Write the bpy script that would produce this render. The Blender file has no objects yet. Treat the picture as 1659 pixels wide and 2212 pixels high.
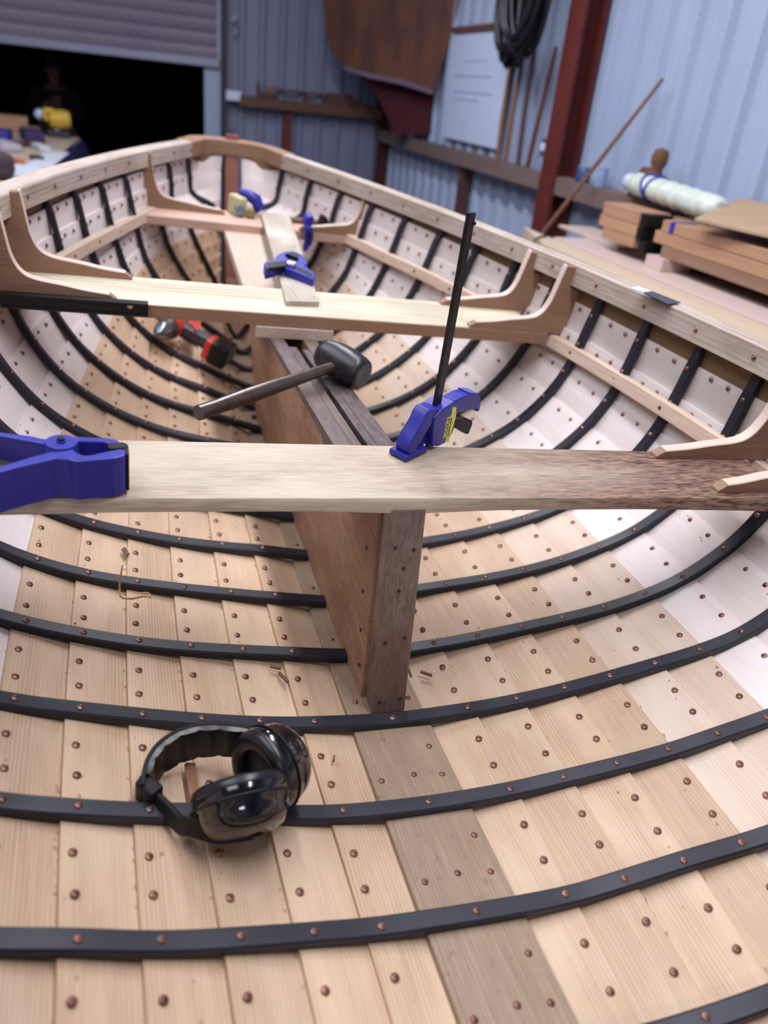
import bpy, math, random
from mathutils import Vector, Matrix, Euler, noise
random.seed(7)
SC=bpy.context.scene
COL=SC.collection
S=0.16                      # metres per rib spacing; boat coordinates below are in rib spacings
W,H=1659,2212
F=1702.0
RW=Matrix(((0.9989855064558752,0.00453427255111945,0.04480399829848509),(-0.00033358160358629884,0.9956358353986496,-0.09332294462428221),(-0.0450316179413114,0.09321332330984268,0.9946272818212472)))
TW=Vector((0.32302949031995043,0.18610924740890253,0.6982051728186607))
MBOAT=Matrix.Translation(TW)@RW.to_4x4()
CAMR=Matrix(((0.956463969729981,0.045928642003840635,-0.2882138692916234),(-0.2746020349519486,0.47608819871235547,-0.8354242930673452),(0.09884531859736556,0.8781973507649108,0.4679733070388498)))
CAMP=Vector((0,0,1.65))
CAMB=RW.transposed()@(CAMP-TW)/S
# ---------------------------------------------------------------- survey helpers (where a sight line meets a real surface)
def wdir(px,py): return CAMR@Vector(((px-W/2)/F,-(py-H/2)/F,-1))
def onb(px,py,pt,n):        # boat frame
    d=RW.transposed()@wdir(px,py); pt=Vector(pt); n=Vector(n)
    return CAMB+d*((pt-CAMB).dot(n)/d.dot(n))
def bz(px,py,z): return onb(px,py,(0,0,z),(0,0,1))
def by(px,py,y): return onb(px,py,(0,y,0),(0,1,0))
def onw(px,py,x=None,y=None,z=None):
    d=wdir(px,py)
    if x is not None: t=(x-CAMP.x)/d.x
    elif y is not None: t=(y-CAMP.y)/d.y
    else: t=(z-CAMP.z)/d.z
    return CAMP+d*t
# ---------------------------------------------------------------- mesh builder
class MB:
    def __init__(s): s.v=[]; s.f=[]; s.uv={}
    def add(s,vs,fs):
        o=len(s.v); s.v+= [Vector(v) for v in vs]; s.f+=[tuple(i+o for i in f) for f in fs]; return s
    def hexa(s,c):  # c: 4 bottom (ccw) + 4 top
        return s.add(c,[(3,2,1,0),(4,5,6,7),(0,1,5,4),(1,2,6,5),(2,3,7,6),(3,0,4,7)])
    def box(s,c,h,rot=None):
        c=Vector(c); R=rot or Matrix.Identity(3)
        p=[c+R@Vector((x*h[0],y*h[1],z*h[2])) for z in(-1,1) for x,y in((-1,-1),(1,-1),(1,1),(-1,1))]
        return s.hexa(p)
    def prism(s,pts,vec):
        pts=[Vector(p) for p in pts]; vec=Vector(vec); n=len(pts)
        nn=Vector((0,0,0))
        for i in range(n): nn+=(pts[i]-pts[0]).cross(pts[(i+1)%n]-pts[0])
        if nn.dot(vec)>0: pts=pts[::-1]
        return s.add(pts+[p+vec for p in pts],[tuple(range(n)),tuple(range(2*n-1,n-1,-1))]+[(i,i+n,(i+1)%n+n,(i+1)%n) for i in range(n)])
    def sweep(s,rings,caps=True,closed=True):
        o=len(s.v); n=len(rings[0]); al=0
        for i,r in enumerate(rings):
            if i: al+=sum(((Vector(a)-Vector(b)).length for a,b in zip(r,rings[i-1])))/n
            ac=0
            for j,p in enumerate(r):
                if j: ac+=(Vector(p)-Vector(r[j-1])).length
                s.uv[len(s.v)]=(ac,al); s.v.append(Vector(p))
        for i in range(len(rings)-1):
            for j in range(n if closed else n-1):
                a=o+i*n+j; b=o+i*n+(j+1)%n
                s.f.append((a,b,b+n,a+n))
        if caps and closed:
            s.f.append(tuple(range(o+n-1,o-1,-1))); e=o+(len(rings)-1)*n; s.f.append(tuple(range(e,e+n)))
        return s
    def tube(s,path,r,n=10,sy=1.0):
        path=[Vector(p) for p in path]; rings=[]; up=None
        for i,p in enumerate(path):
            t=(path[min(i+1,len(path)-1)]-path[max(i-1,0)]).normalized()
            if up is None: up=Vector((0,0,1)) if abs(t.z)<.9 else Vector((0,1,0))
            a=t.cross(up).normalized(); up=a.cross(t).normalized()
            rr=r[i] if isinstance(r,(list,tuple)) else r
            rings.append([p+(a*math.cos(q)+up*math.sin(q)*sy)*rr for q in [2*math.pi*k/n for k in range(n)]])
        return s.sweep(rings)
    def strip(s,path,wv,th,nrm):   # flat strip: path points, width vector(s), thickness along normals
        rings=[]
        for i,p in enumerate(path):
            w=Vector(wv[i] if isinstance(wv,list) else wv); n=Vector(nrm[i])*th; p=Vector(p)
            rings.append([p-w-n,p+w-n,p+w+n,p-w+n])
        return s.sweep(rings)
    def lathe(s,prof,org,axis,n=20,sx=1.0,sy=1.0,ref=None):
        org=Vector(org); ax=Vector(axis).normalized()
        rf=Vector(ref) if ref else (Vector((0,0,1)) if abs(ax.z)<.9 else Vector((1,0,0)))
        a=ax.cross(rf).normalized(); b=a.cross(ax).normalized()
        rings=[[org+ax*h+(a*math.cos(q)*sx+b*math.sin(q)*sy)*max(r,1e-5) for q in [2*math.pi*k/n for k in range(n)]] for r,h in prof]
        return s.sweep(rings)
    def xf(s,M,o=0):
        for i in range(o,len(s.v)): s.v[i]=M@s.v[i]
        return s
def make(name,mb,mat,par=None,M=None,smooth=False,bev=0,base=(0,0,0),sc=1.0,sub=0,seg=2):
    me=bpy.data.meshes.new(name); base=Vector(base)
    me.from_pydata([(v-base)*sc for v in mb.v],[],mb.f)
    if mb.uv:
        ul=me.uv_layers.new(name='UVMap')
        for l in me.loops:
            q=mb.uv.get(l.vertex_index,(0,0)); ul.data[l.index].uv=(q[0]*sc,q[1]*sc)
    me.materials.append(mat); me.update()
    import bmesh
    bm=bmesh.new(); bm.from_mesh(me); bmesh.ops.recalc_face_normals(bm,faces=bm.faces); bm.to_mesh(me); bm.free()
    if smooth is True: me.polygons.foreach_set('use_smooth',[True]*len(me.polygons))
    elif smooth:
        me.polygons.foreach_set('use_smooth',[True]*len(me.polygons)); me.set_sharp_from_angle(angle=math.radians(smooth))
    o=bpy.data.objects.new(name,me); COL.objects.link(o)
    if par is not None: o.parent=par
    if M is not None: o.matrix_world=M
    if bev:
        b=o.modifiers.new('Bevel','BEVEL'); b.width=bev; b.segments=seg; b.limit_method='ANGLE'; b.angle_limit=math.radians(35)
    if sub:
        b=o.modifiers.new('Sub','SUBSURF'); b.levels=sub; b.render_levels=sub
    return o
def tag(o,label=None,cat=None,group=None,kind=None):
    if label: o['label']=label
    if cat: o['category']=cat
    if group: o['group']=group
    if kind: o['kind']=kind
    return o
class Thing:
    """frame 'b': vertices given in rib spacings in the boat's frame; 'w': metres in the room."""
    def __init__(s,name,label,cat,base,frame='b',group=None,root=True):
        s.fr=frame; s.base=Vector(base); s.sc=S if frame=='b' else 1.0
        s.M=(MBOAT@Matrix.Translation(s.base*S)) if frame=='b' else Matrix.Translation(s.base)
        s.o=None
        if root:
            s.o=bpy.data.objects.new(name,None); s.o.empty_display_size=.05; COL.objects.link(s.o); s.o.matrix_world=s.M
            tag(s.o,label,cat,group)
        else: s.meta=(name,label,cat,group)
    def part(s,name,mb,mat,par=None,label=None,**k):
        o=make(name,mb,mat,par=par or s.o,base=s.base,sc=s.sc,**k)
        if label: o['label']=label
        return o
    def mesh(s,mb,mat,**k):
        name,label,cat,group=s.meta
        o=make(name,mb,mat,M=s.M,base=s.base,sc=s.sc,**k); return tag(o,label,cat,group)
def single(name,label,cat,base,mb,mat,frame='b',group=None,**k): return Thing(name,label,cat,base,frame,group,False).mesh(mb,mat,**k)
def struct(name,mb,mat,**k):
    o=make(name,mb,mat,M=Matrix.Identity(4),**k); o['kind']='structure'; return o
# ---------------------------------------------------------------- materials
def lin(c): return tuple(((x/255)/12.92 if x/255<=.04045 else ((x/255+.055)/1.055)**2.4) for x in c)+(1,)
def newmat(name):
    m=bpy.data.materials.new(name); m.use_nodes=True; nt=m.node_tree; b=nt.nodes['Principled BSDF']; return m,nt,b
def mix(nt,a,b,fac,mode='MIX'):
    n=nt.nodes.new('ShaderNodeMix'); n.data_type='RGBA'; n.blend_type=mode
    for idx,val in ((6,a),(7,b)):
        if isinstance(val,tuple): n.inputs[idx].default_value=val
        else: nt.links.new(val,n.inputs[idx])
    if isinstance(fac,(int,float)): n.inputs[0].default_value=fac
    else: nt.links.new(fac,n.inputs[0])
    return n.outputs[2]
def ramp(nt,src,p0,p1,c0=(0,0,0,1),c1=(1,1,1,1)):
    n=nt.nodes.new('ShaderNodeValToRGB'); n.color_ramp.elements[0].position=p0; n.color_ramp.elements[1].position=p1
    n.color_ramp.elements[0].color=c0; n.color_ramp.elements[1].color=c1; nt.links.new(src,n.inputs[0]); return n.outputs[0]
def math_(nt,op,a,b=None):
    n=nt.nodes.new('ShaderNodeMath'); n.operation=op
    for i,v in enumerate((a,b)):
        if v is None: continue
        if isinstance(v,(int,float)): n.inputs[i].default_value=v
        else: nt.links.new(v,n.inputs[i])
    return n.outputs[0]
def noise_(nt,vec,scale,detail=3,rough=.5,dist=0):
    n=nt.nodes.new('ShaderNodeTexNoise'); n.inputs['Scale'].default_value=scale; n.inputs['Detail'].default_value=detail
    n.inputs['Roughness'].default_value=rough; n.inputs['Distortion'].default_value=dist
    if vec is not None: nt.links.new(vec,n.inputs['Vector'])
    return n.outputs['Fac']
def mapping(nt,vec,scale,loc=None):
    n=nt.nodes.new('ShaderNodeMapping'); n.inputs['Scale'].default_value=scale; nt.links.new(vec,n.inputs['Vector'])
    if loc is not None: nt.links.new(loc,n.inputs['Location'])
    return n.outputs[0]
def bump(nt,b,h,strength=.3,dist=.001):
    n=nt.nodes.new('ShaderNodeBump'); n.inputs['Strength'].default_value=strength; n.inputs['Distance'].default_value=dist
    nt.links.new(h,n.inputs['Height']); nt.links.new(n.outputs[0],b.inputs['Normal'])
def wood(name,light,dark,along='y',uv=False,line=130,grain=220,contrast=.5,lines=.35,rough=.55,blotch=None,bf=.3,vary=.12,spec=.35,dirt=0,stretch=.05,bstr=.25,grad=None):
    m,nt,b=newmat(name); N=nt.nodes
    tc=N.new('ShaderNodeTexCoord'); oi=N.new('ShaderNodeObjectInfo')
    src=tc.outputs['UV'] if uv else tc.outputs['Object']
    off=N.new('ShaderNodeCombineXYZ')
    for i in range(3): nt.links.new(math_(nt,'MULTIPLY',oi.outputs['Random'],(3.1,7.7,5.3)[i]),off.inputs[i])
    if uv: sc=(1,stretch,1)
    else: sc={'x':(stretch,1,1),'y':(1,stretch,1),'z':(1,1,stretch)}[along]
    v=mapping(nt,src,sc,off.outputs[0])
    g=noise_(nt,v,grain,4,.6); g2=noise_(nt,v,28,3,.5,.3)
    big=noise_(nt,mapping(nt,src,tuple(1 if q==1 else .35 for q in sc),off.outputs[0]),9,3,.55)
    wv=N.new('ShaderNodeTexWave'); wv.bands_direction='X' if (uv or along!='x') else 'Y'
    wv.inputs['Scale'].default_value=line/2; wv.inputs['Distortion'].default_value=5; wv.inputs['Detail'].default_value=2; wv.inputs['Detail Scale'].default_value=.35
    nt.links.new(v,wv.inputs['Vector'])
    f=math_(nt,'MULTIPLY',ramp(nt,g,.35,.75),contrast)
    c=mix(nt,lin(light),lin(dark),f)
    c=mix(nt,c,lin(dark),math_(nt,'MULTIPLY',wv.outputs['Fac'],math_(nt,'MULTIPLY',ramp(nt,g2,.3,.7),lines)))
    if blotch: c=mix(nt,c,lin(blotch),math_(nt,'MULTIPLY',ramp(nt,big,.42,.72),bf))
    if grad:
        sp=N.new('ShaderNodeSeparateXYZ'); nt.links.new(tc.outputs['Object'],sp.inputs[0])
        gx=math_(nt,'ADD',sp.outputs[0],math_(nt,'MULTIPLY',math_(nt,'SUBTRACT',g2,.5),.5)); gf=ramp(nt,gx,grad[0],grad[1])
        g3=noise_(nt,mapping(nt,src,(.16,1,1)),240,4,.6,.6)
        c=mix(nt,c,mix(nt,lin(grad[2]),lin(grad[3]),ramp(nt,g3,.4,.62)),math_(nt,'MULTIPLY',gf,.95))
    if dirt:
        d=noise_(nt,tc.outputs['Object'],55,6,.7); c=mix(nt,c,lin((60,45,38)),math_(nt,'MULTIPLY',ramp(nt,d,.58,.72),dirt))
    hs=N.new('ShaderNodeHueSaturation'); nt.links.new(c,hs.inputs['Color'])
    nt.links.new(math_(nt,'ADD',math_(nt,'MULTIPLY',oi.outputs['Random'],vary),1-vary/2),hs.inputs['Value'])
    nt.links.new(hs.outputs[0],b.inputs['Base Color'])
    b.inputs['Roughness'].default_value=rough; b.inputs['Specular IOR Level'].default_value=spec
    bump(nt,b,g,bstr,.0006)
    return m
def plain(name,col,rough=.5,metal=0,var=0,vs=30,col2=None,bs=0,spec=.5,coat=0,emit=None,es=0):
    m,nt,b=newmat(name); tc=nt.nodes.new('ShaderNodeTexCoord')
    n=noise_(nt,tc.outputs['Object'],vs,5,.6)
    c2=lin(col2) if col2 else lin(tuple(min(255,x*.8) for x in col))
    c=mix(nt,lin(col),c2,math_(nt,'MULTIPLY',ramp(nt,n,.42,.68),var))
    nt.links.new(c,b.inputs['Base Color']); b.inputs['Roughness'].default_value=rough; b.inputs['Metallic'].default_value=metal
    b.inputs['Specular IOR Level'].default_value=spec; b.inputs['Coat Weight'].default_value=coat
    if bs: bump(nt,b,n,bs,.001)
    if emit: b.inputs['Emission Color'].default_value=lin(emit); b.inputs['Emission Strength'].default_value=es
    return m
M_low=wood('pine_floor_strake',(196,166,138),(144,112,88),uv=True,lines=.55,blotch=(214,190,164),bf=.6,vary=.2,contrast=.35,dirt=.0)
M_high=wood('pale_pine_strake',(220,208,204),(184,162,152),uv=True,lines=.4,contrast=.3,vary=.08,blotch=(228,220,220),bf=.6)
M_mid=wood('light_floor_strake',(206,184,164),(164,136,116),uv=True,lines=.5,blotch=(218,202,188),bf=.6,vary=.1,contrast=.35)
M_sheer=wood('khaki_sheer_plank',(126,98,70),(94,70,48),uv=True,contrast=.6,lines=.4,line=90)
M_keel=wood('weathered_keelson',(160,138,116),(112,90,72),uv=True,contrast=.6,lines=.5,blotch=(150,122,98),bf=.5,dirt=.4)
M_rib=wood('black_stained_rib',(36,36,48),(17,17,25),uv=True,contrast=.8,lines=.5,rough=.42,blotch=(52,50,60),bf=.4,vary=.1,line=180)
M_inw=wood('rough_sawn_gunwale',(190,172,158),(120,98,86),uv=True,contrast=.7,lines=.6,line=60,blotch=(208,196,188),bf=.5,rough=.7)
M_cap=wood('breasthook_brown',(150,116,90),(108,78,58),uv=True,contrast=.6,lines=.3)
M_riser=wood('pale_riser',(204,182,164),(156,126,104),uv=True,contrast=.6,lines=.5,line=70)
M_stem=wood('red_brown_stem',(120,62,42),(80,38,26),along='z',contrast=.6,lines=.2)
M_edge=wood('pale_sanded_edge',(206,184,170),(176,148,132),along='x',contrast=.3,lines=.1)
M_knee=wood('warm_oak_knee',(150,116,92),(112,82,64),along='x',contrast=.6,lines=.3,rough=.6)
M_thw1=wood('iroko_thwart',(186,168,148),(112,86,70),along='x',contrast=.65,lines=.12,grain=330,stretch=.07,rough=.5,blotch=(208,198,176),bf=.5,line=30,grad=(.0,.42,(146,114,96),(66,44,38)))
M_thw2=wood('pale_yellow_thwart',(190,183,162),(128,106,76),along='x',contrast=.5,lines=.7,line=34,stretch=.02,blotch=(232,220,190),bf=.5)
M_thw3=wood('pinkish_thwart',(196,164,146),(146,110,92),along='x',contrast=.5,lines=.3)
M_trk=wood('trunk_side_brown',(172,134,106),(104,74,56),along='y',contrast=.8,lines=.4,line=40,blotch=(120,84,64),bf=.75,dirt=.3,stretch=.1)
M_trkc=wood('dirty_trunk_cap',(98,84,82),(36,31,36),along='y',contrast=.9,lines=.2,blotch=(128,106,94),bf=.55,dirt=.6,rough=.5,stretch=.22,grain=120)
M_post=wood('worn_end_post',(128,114,104),(74,52,42),along='z',contrast=.8,lines=.3,blotch=(88,54,40),bf=.8,rough=.35,spec=.5,dirt=.4)
M_cp=wood('dirty_pale_plank',(196,176,160),(150,126,112),along='y',contrast=.6,lines=.3,blotch=(188,150,132),bf=.6,dirt=.35)
M_scrap=wood('scrap_board',(172,160,144),(126,108,96),along='y',contrast=.6,lines=.3,blotch=(206,206,196),bf=.7)
M_copper=plain('copper_rove',(158,116,102),.45,1,.7,60,(92,72,68))
M_nailhole=plain('dark_bolt',(44,36,36),.6)
M_blue=plain('blue_plastic',(32,33,132),.42,0,.4,120,(48,48,160))
M_black=plain('black_plastic',(16,14,16),.55,0,.3,60,(30,27,28),spec=.3)
M_gloss=plain('glossy_black_shell',(11,10,15),.13,0,.15,200,(40,38,40),coat=.5)
M_rubber=plain('black_cushion_vinyl',(16,14,20),.34,0,.2,80,(30,28,36))
M_malh=plain('worn_black_rubber',(27,26,32),.36,0,.7,60,(52,47,48),bs=.4)
M_malw=wood('dark_mallet_handle',(80,62,50),(32,25,23),along='x',contrast=.8,rough=.28,spec=.6,blotch=(58,50,54),bf=.6,grain=120)
M_steelb=plain('black_steel',(20,17,22),.42,.3,.5,150,(40,34,38))
M_steel=plain('bright_steel',(190,195,205),.22,1)
M_yel=plain('yellow_sticker',(226,220,74),.4)
M_red=plain('red_drill_plastic',(186,48,36),.42,0,.3,60,(150,30,26))
M_grey=plain('dark_grey_plastic',(52,50,56),.45)
M_brass=plain('dull_brass',(170,150,90),.35,.8)
XC= [[0.6981, -0.3412, -0.5279, 0.0486, 0.2022], [1.1784, -0.3274, -0.4434, 0.0516, 0.0594], [1.6616, -0.3763, -0.5054, 0.034, 0.0142], [2.0942, -0.5268, -0.672, 0.0025, 0.0433], [2.5295, -0.7115, -0.9322, -0.0048, 0.125], [2.9401, -0.9222, -1.188, 0.0134, 0.2309], [3.2883, -1.1701, -1.4136, 0.0838, 0.2794], [3.6034, -1.4075, -1.6424, 0.1561, 0.2674], [3.8038, -1.5513, -1.7723, 0.2125, 0.2331], [3.9141, -1.5683, -1.8579, 0.2727, 0.1758], [3.9816, -1.5101, -1.9139, 0.3176, 0.0847], [3.9096, -1.4195, -1.8321, 0.4248, -0.2081]]
ZC= [[0.128, -0.8224, 0.123, 0.1371, 0.2129], [0.2194, -0.6604, 0.4195, 0.2214, 0.1328], [0.3106, -0.552, 0.6758, 0.2466, 0.0087], [0.4305, -0.4356, 0.8604, 0.2007, -0.1332], [0.6054, -0.2547, 0.9781, 0.0468, -0.2142], [0.8451, -0.0684, 0.9555, -0.1269, -0.2676], [1.1314, 0.0466, 0.8036, -0.2857, -0.2507], [1.5401, 0.0731, 0.5827, -0.3761, -0.1462], [1.9479, -0.0623, 0.3991, -0.3875, 0.007], [2.376, -0.2187, 0.2805, -0.3536, 0.1125], [2.8028, -0.3683, 0.3036, -0.3218, 0.1007], [3.2491, -0.586, 0.1935, -0.1174, 0.0517]]
KC= [0.0, -0.884, 0.2507]
# ================================================================ THE BOAT
def _fit(c,y):
    t=(y-9)/9.; return sum(a*t**i for i,a in enumerate(c))
def _ext(c,y):
    if y<2:
        d=(_fit(c,2.2)-_fit(c,2))/.2; return _fit(c,2)+d*(y-2)*(.8 if c is not None else 1)
    return _fit(c,y)
def stem_y(z):
    P=[(-.9,15.6),(-.5,16.6),(.23,17.5),(1.0,18.05),(1.75,18.5),(2.55,18.9),(3.1,19.1)]
    for (a,b),(c,d) in zip(P,P[1:]):
        if z<=c or (c,d)==P[-1]: return b+(d-b)*(z-a)/(c-a)
def sm(a,b,x):
    t=max(0,min(1,(x-a)/(b-a))); return t*t*(3-2*t)
ZE=[-.45+.27*k for k in range(12)]
YE=[16.6]+[stem_y(ZE[k]) if k<9 else stem_y(_fit(ZC[k-1],18)) for k in range(1,12)]+[stem_y(_fit(ZC[11],18))]
def zk(k,y):
    a=abs(k)
    if a==0: return KC[0]+KC[1]*((y-9)/9)+KC[2]*((y-9)/9)**2
    z=_ext(ZC[a-1],min(y,18))
    if a<9 and y>13.5: w=sm(13.5,YE[a],y); z=z*(1-w)+ZE[a]*w
    return z
def xk(k,y):
    a=abs(k)
    if a==0: return 0.
    ye=YE[a]; y0=14.5 if a<9 else min(18,ye-.9); x1=.13
    if y<=y0: r=_ext(XC[a-1],y)
    else:
        x0=_fit(XC[a-1],y0); m0=(x0-_fit(XC[a-1],y0-.3))/.3*(ye-y0)
        t=min(1,(y-y0)/(ye-y0)); m1=-(1.25 if a<9 else 1.7)*(x0-x1)
        r=x0*(2*t**3-3*t*t+1)+m0*(t**3-2*t*t+t)+x1*(-2*t**3+3*t*t)+m1*(t**3-t*t)
    return math.copysign(max(r,.13),k)
def P(k,y): return Vector((xk(k,y),y,zk(k,y)))
def TN(k,y):     # unit tangent (outwards along the skin) and inward normal in the section plane; right side
    a=abs(k)
    if a==0: return Vector((1,0,0)),Vector((0,0,1))
    lo=P(a-1,y); hi=P(min(a+1,12),y)
    if a>=11: hi=P(11,y); lo=P(9,y)
    t=Vector((hi.x-lo.x,0,hi.z-lo.z)); t.normalize(); n=Vector((-t.z,0,t.x))
    if k<0: t.x=-t.x; n.x=-n.x
    return t,n
RT=.076   # rib thickness
PT=.062   # plank thickness
def E(k,y):   # inner top edge of strake k
    t,n=TN(k,y); return P(k,y)-n*(RT+.004)+t*(.09 if abs(k)<11 else .07)
boat=Thing('rowing_boat','unfinished clinker-built wooden rowing boat with black ribs and copper rivets','boat',(0,4,.4))
YA=-3.2
def ys(a,b,st=.5):
    n=max(2,int(round((b-a)/st))); return [a+(b-a)*i/n for i in range(n+1)]
for side in (1,-1):
    for k in range(1,13):
        ye=max(YE[k] if k<12 else YE[11]+.03,YE[k-1] if k>1 else 0)
        yy=ys(YA,17,.5)+[y for y in ys(17,ye,.12)][1:]
        rings=[]
        for y in yy:
            if k==12:
                q=P(12,y); t,n=TN(11,y); n0=n
                top=Vector((q.x+.11+RT+.0,y,q.z+.05))
                if y>17.9: f=min(1,(y-17.9)/1.0); top.x=top.x*(1-f)+f*(q.x+.04)
                tt=(top-E(11,y)).normalized(); nn=Vector((-tt.z,0,tt.x))
            else: top=E(k,y); nn=TN(k,y)[1]
            if k==1:
                q0=P(0,y); bot=Vector((min(.30,abs(xk(1,y))*.5),y,q0.z-RT-.07)); n2=Vector((0,0,1)); tt=(top-bot).normalized(); n2=Vector((-tt.z,0,tt.x))
                a=bot
            else:
                t2,n2=TN(k-1,y); a=E(k-1,y)-t2*.17-n2*PT*1.05
            r=[a,top,top-nn*PT,a-n2*PT]
            if side<0: r=[Vector((-p.x,p.y,p.z)) for p in r]
            rings.append(r)
        mb=MB().sweep(rings)
        boat.part('strake',mb,M_sheer if k==12 else ((M_mid if (side>0 and k>=5) else M_low) if k<7 else M_high),bev=.0006)
# keelson
def khw(y): return max(.12,min(.37,xk(1,y)*.8-.06 if y>9 else .37))
def khx(y): return .37 if y<12 else max(.14,.37-(y-12)*.045)
boat.part('keelson',MB().sweep([[Vector((-khx(y),y,zk(0,y)-RT)),Vector((khx(y),y,zk(0,y)-RT)),Vector((khx(y),y,zk(0,y)-RT-.14)),Vector((-khx(y),y,zk(0,y)-RT-.14))] for y in ys(YA,16.9,.4)]),M_keel,bev=.0012)
# stem
st=[]
for z in ys(-.75,3.02,.25):
    y=stem_y(z); h=.15
    st.append([Vector((-h,y-.05,z)),Vector((h,y-.05,z)),Vector((.08,y+.5,z-.1)),Vector((-.08,y+.5,z-.1))])
boat.part('stem',MB().sweep(st),M_stem,bev=.003)
# outside keel so the garboards close
boat.part('keel',MB().sweep([[Vector((-.13,y,zk(0,y)-RT-.14)),Vector((.13,y,zk(0,y)-RT-.14)),Vector((.1,y,zk(0,y)-RT-.6)),Vector((-.1,y,zk(0,y)-RT-.6))] for y in ys(YA,16.3,.5)]),M_keel)
# ribs
def rib_path(y):
    pts=[]
    for k in range(-11,12):
        if k and y>YE[abs(k)]-.12: continue
        if k==0 and y>16.3: continue
        pts.append(P(k,y))
    top=P(12,y); tr=Vector((top.x+.11+.005,y,top.z-.04)); tl=Vector((-tr.x,y,tr.z))
    # the path carries the INNER face; continue the top behind the inwale
    mid=Vector(((pts[-1].x+tr.x)/2+.02,y,(pts[-1].z+tr.z)/2)); 
    pts=[tl,Vector((-mid.x,y,mid.z))]+pts+[mid,tr]
    out=[]
    n=len(pts)
    for i in range(n-1):
        p0=pts[max(i-1,0)];p1=pts[i];p2=pts[i+1];p3=pts[min(i+2,n-1)]
        for j in range(4):
            t=j/4; out.append(.5*((2*p1)+(p2-p0)*t+(2*p0-5*p1+4*p2-p3)*t*t+(3*p1-p0-3*p2+p3)*t**3))
    out.append(pts[-1]); return out
for j,half in [(j,0) for j in range(0,17)]+[(17,-1),(17,1),(18,-1),(18,1)]:
    y=float(j); pp=rib_path(y); rings=[]
    if half: pp=[q for q in pp if q.x*half>.2]
    for i,p in enumerate(pp):
        t=(pp[min(i+1,len(pp)-1)]-pp[max(i-1,0)]); t.y=0; t.normalize(); n=Vector((-t.z,0,t.x)); w=.071
        wob=.008*math.sin(i*.35+j*2.1); o=Vector((0,wob,0))
        rings.append([p+o+Vector((0,-w,0))-n*RT,p+o+Vector((0,-w,0))-n*.012,p+o+Vector((0,-w+.014,0)),p+o+Vector((0,w-.014,0)),p+o+Vector((0,w,0))-n*.012,p+o+Vector((0,w,0))-n*RT])
    boat.part('rib',MB().sweep(rings),M_rib,smooth=30)
# inwale + gunwale cap (L section), outer rub rail
def inw(y,side):
    q=P(12,y); q=Vector((side*q.x,y,q.z)); e=.05
    a=P(12,y-e);b=P(12,y+e); t=Vector((side*(b.x-a.x),2*e,0)).normalized(); out=Vector((t.y,-t.x,0))*side
    if out.x*side<0 and y<18.6: out=-out
    return q,out
SEC=[(0,-.155),(0,.125),(.02,.145),(.25,.145),(.25,.06),(.11,.06),(.11,-.155)]
def lring(q,out,sec): return [q+out*d+Vector((0,0,h)) for d,h in sec]
for side in (1,-1):
    yy=ys(YA,17.85,.4)
    boat.part('inwale',MB().sweep([lring(*inw(y,side),SEC) for y in yy]),M_inw,bev=.001)
    boat.part('rub_rail',MB().sweep([lring(*inw(y,side),[(.255,-.16),(.255,.13),(.36,.115),(.36,-.13)]) for y in yy]),M_inw,bev=.002)
# breasthook closing the bow, carried round the stem
arc=[inw(y,-1) for y in (17.85,18.1,18.3)]
q0=P(12,18.3); cx=q0.x; Rr=[]
for i in range(1,12):
    th=math.pi*i/12; x=-cx*math.cos(th); yq=18.3+.55*math.sin(th); q=Vector((x,yq,q0.z+(-.03)*math.sin(th)))
    o=Vector((-math.cos(th)*.8,math.sin(th),0)).normalized(); Rr.append((q,o))
arc=arc+Rr+[inw(y,1) for y in (18.3,18.1,17.85)]
boat.part('breasthook',MB().sweep([lring(q,o,[(0,-.155),(0,.125),(.02,.147),(.36,.147),(.36,-.1),(.25,-.155)]) for q,o in arc]),M_cap,smooth=40)
# risers
RX=[(3,4.2,2.66),(4,4.2,2.56),(5,4.17,2.48),(6,4.123,2.418),(7,4.049,2.363),(8,3.979,2.29),(9,3.834,2.239),(10,3.62,2.19),(11,3.34,2.14),(12,3.017,2.10),(13,2.69,2.06),(14,2.38,1.99),(15,2.03,1.95),(15.9,1.66,1.93)]
def riser(y):
    for a,b in zip(RX,RX[1:]):
        if y<=b[0] or b is RX[-1]:
            t=(y-a[0])/(b[0]-a[0]); return Vector((a[1]+(b[1]-a[1])*t,y,a[2]+(b[2]-a[2])*t))
for side in (1,-1):
    rg=[]
    for y in ys(3,15.8,.4):
        a=riser(max(3,y-.4)); b=riser(min(15.9,y+.4)); q=(a+b)/2*.5+riser(y)*.5; q.y=y
        d=(b-a); out=Vector((d.y,-d.x,0)).normalized(); dn=Vector((0,0,1))+out*.18
        r=[q-dn*.09,q+dn*.09,q+dn*.09+out*.12,q-dn*.09+out*.12]
        rg.append([Vector((side*p.x,p.y,p.z)) for p in r])
    rs=boat.part('riser',MB().sweep(rg),M_riser,bev=.002)
    for j in (5,6,7,8,9,11,12,13,14):
        q=riser(j); a=riser(j-.5); b=riser(min(15.9,j+.5)); out=Vector((b.y-a.y,-(b.x-a.x),0)).normalized()
        q=Vector((side*q.x,q.y,q.z)); out=Vector((side*out.x,out.y,0))
        boat.part('bolt',MB().lathe([(0,.012),(.022,.01),(.024,0),(.024,-.03)],q,-out,10),M_nailhole,par=rs)
# thwarts ------------------------------------------------------------
def plank_poly(pts,ztop,th): return MB().prism([(x,y,ztop-th) for x,y in pts],(0,0,th))
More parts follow.
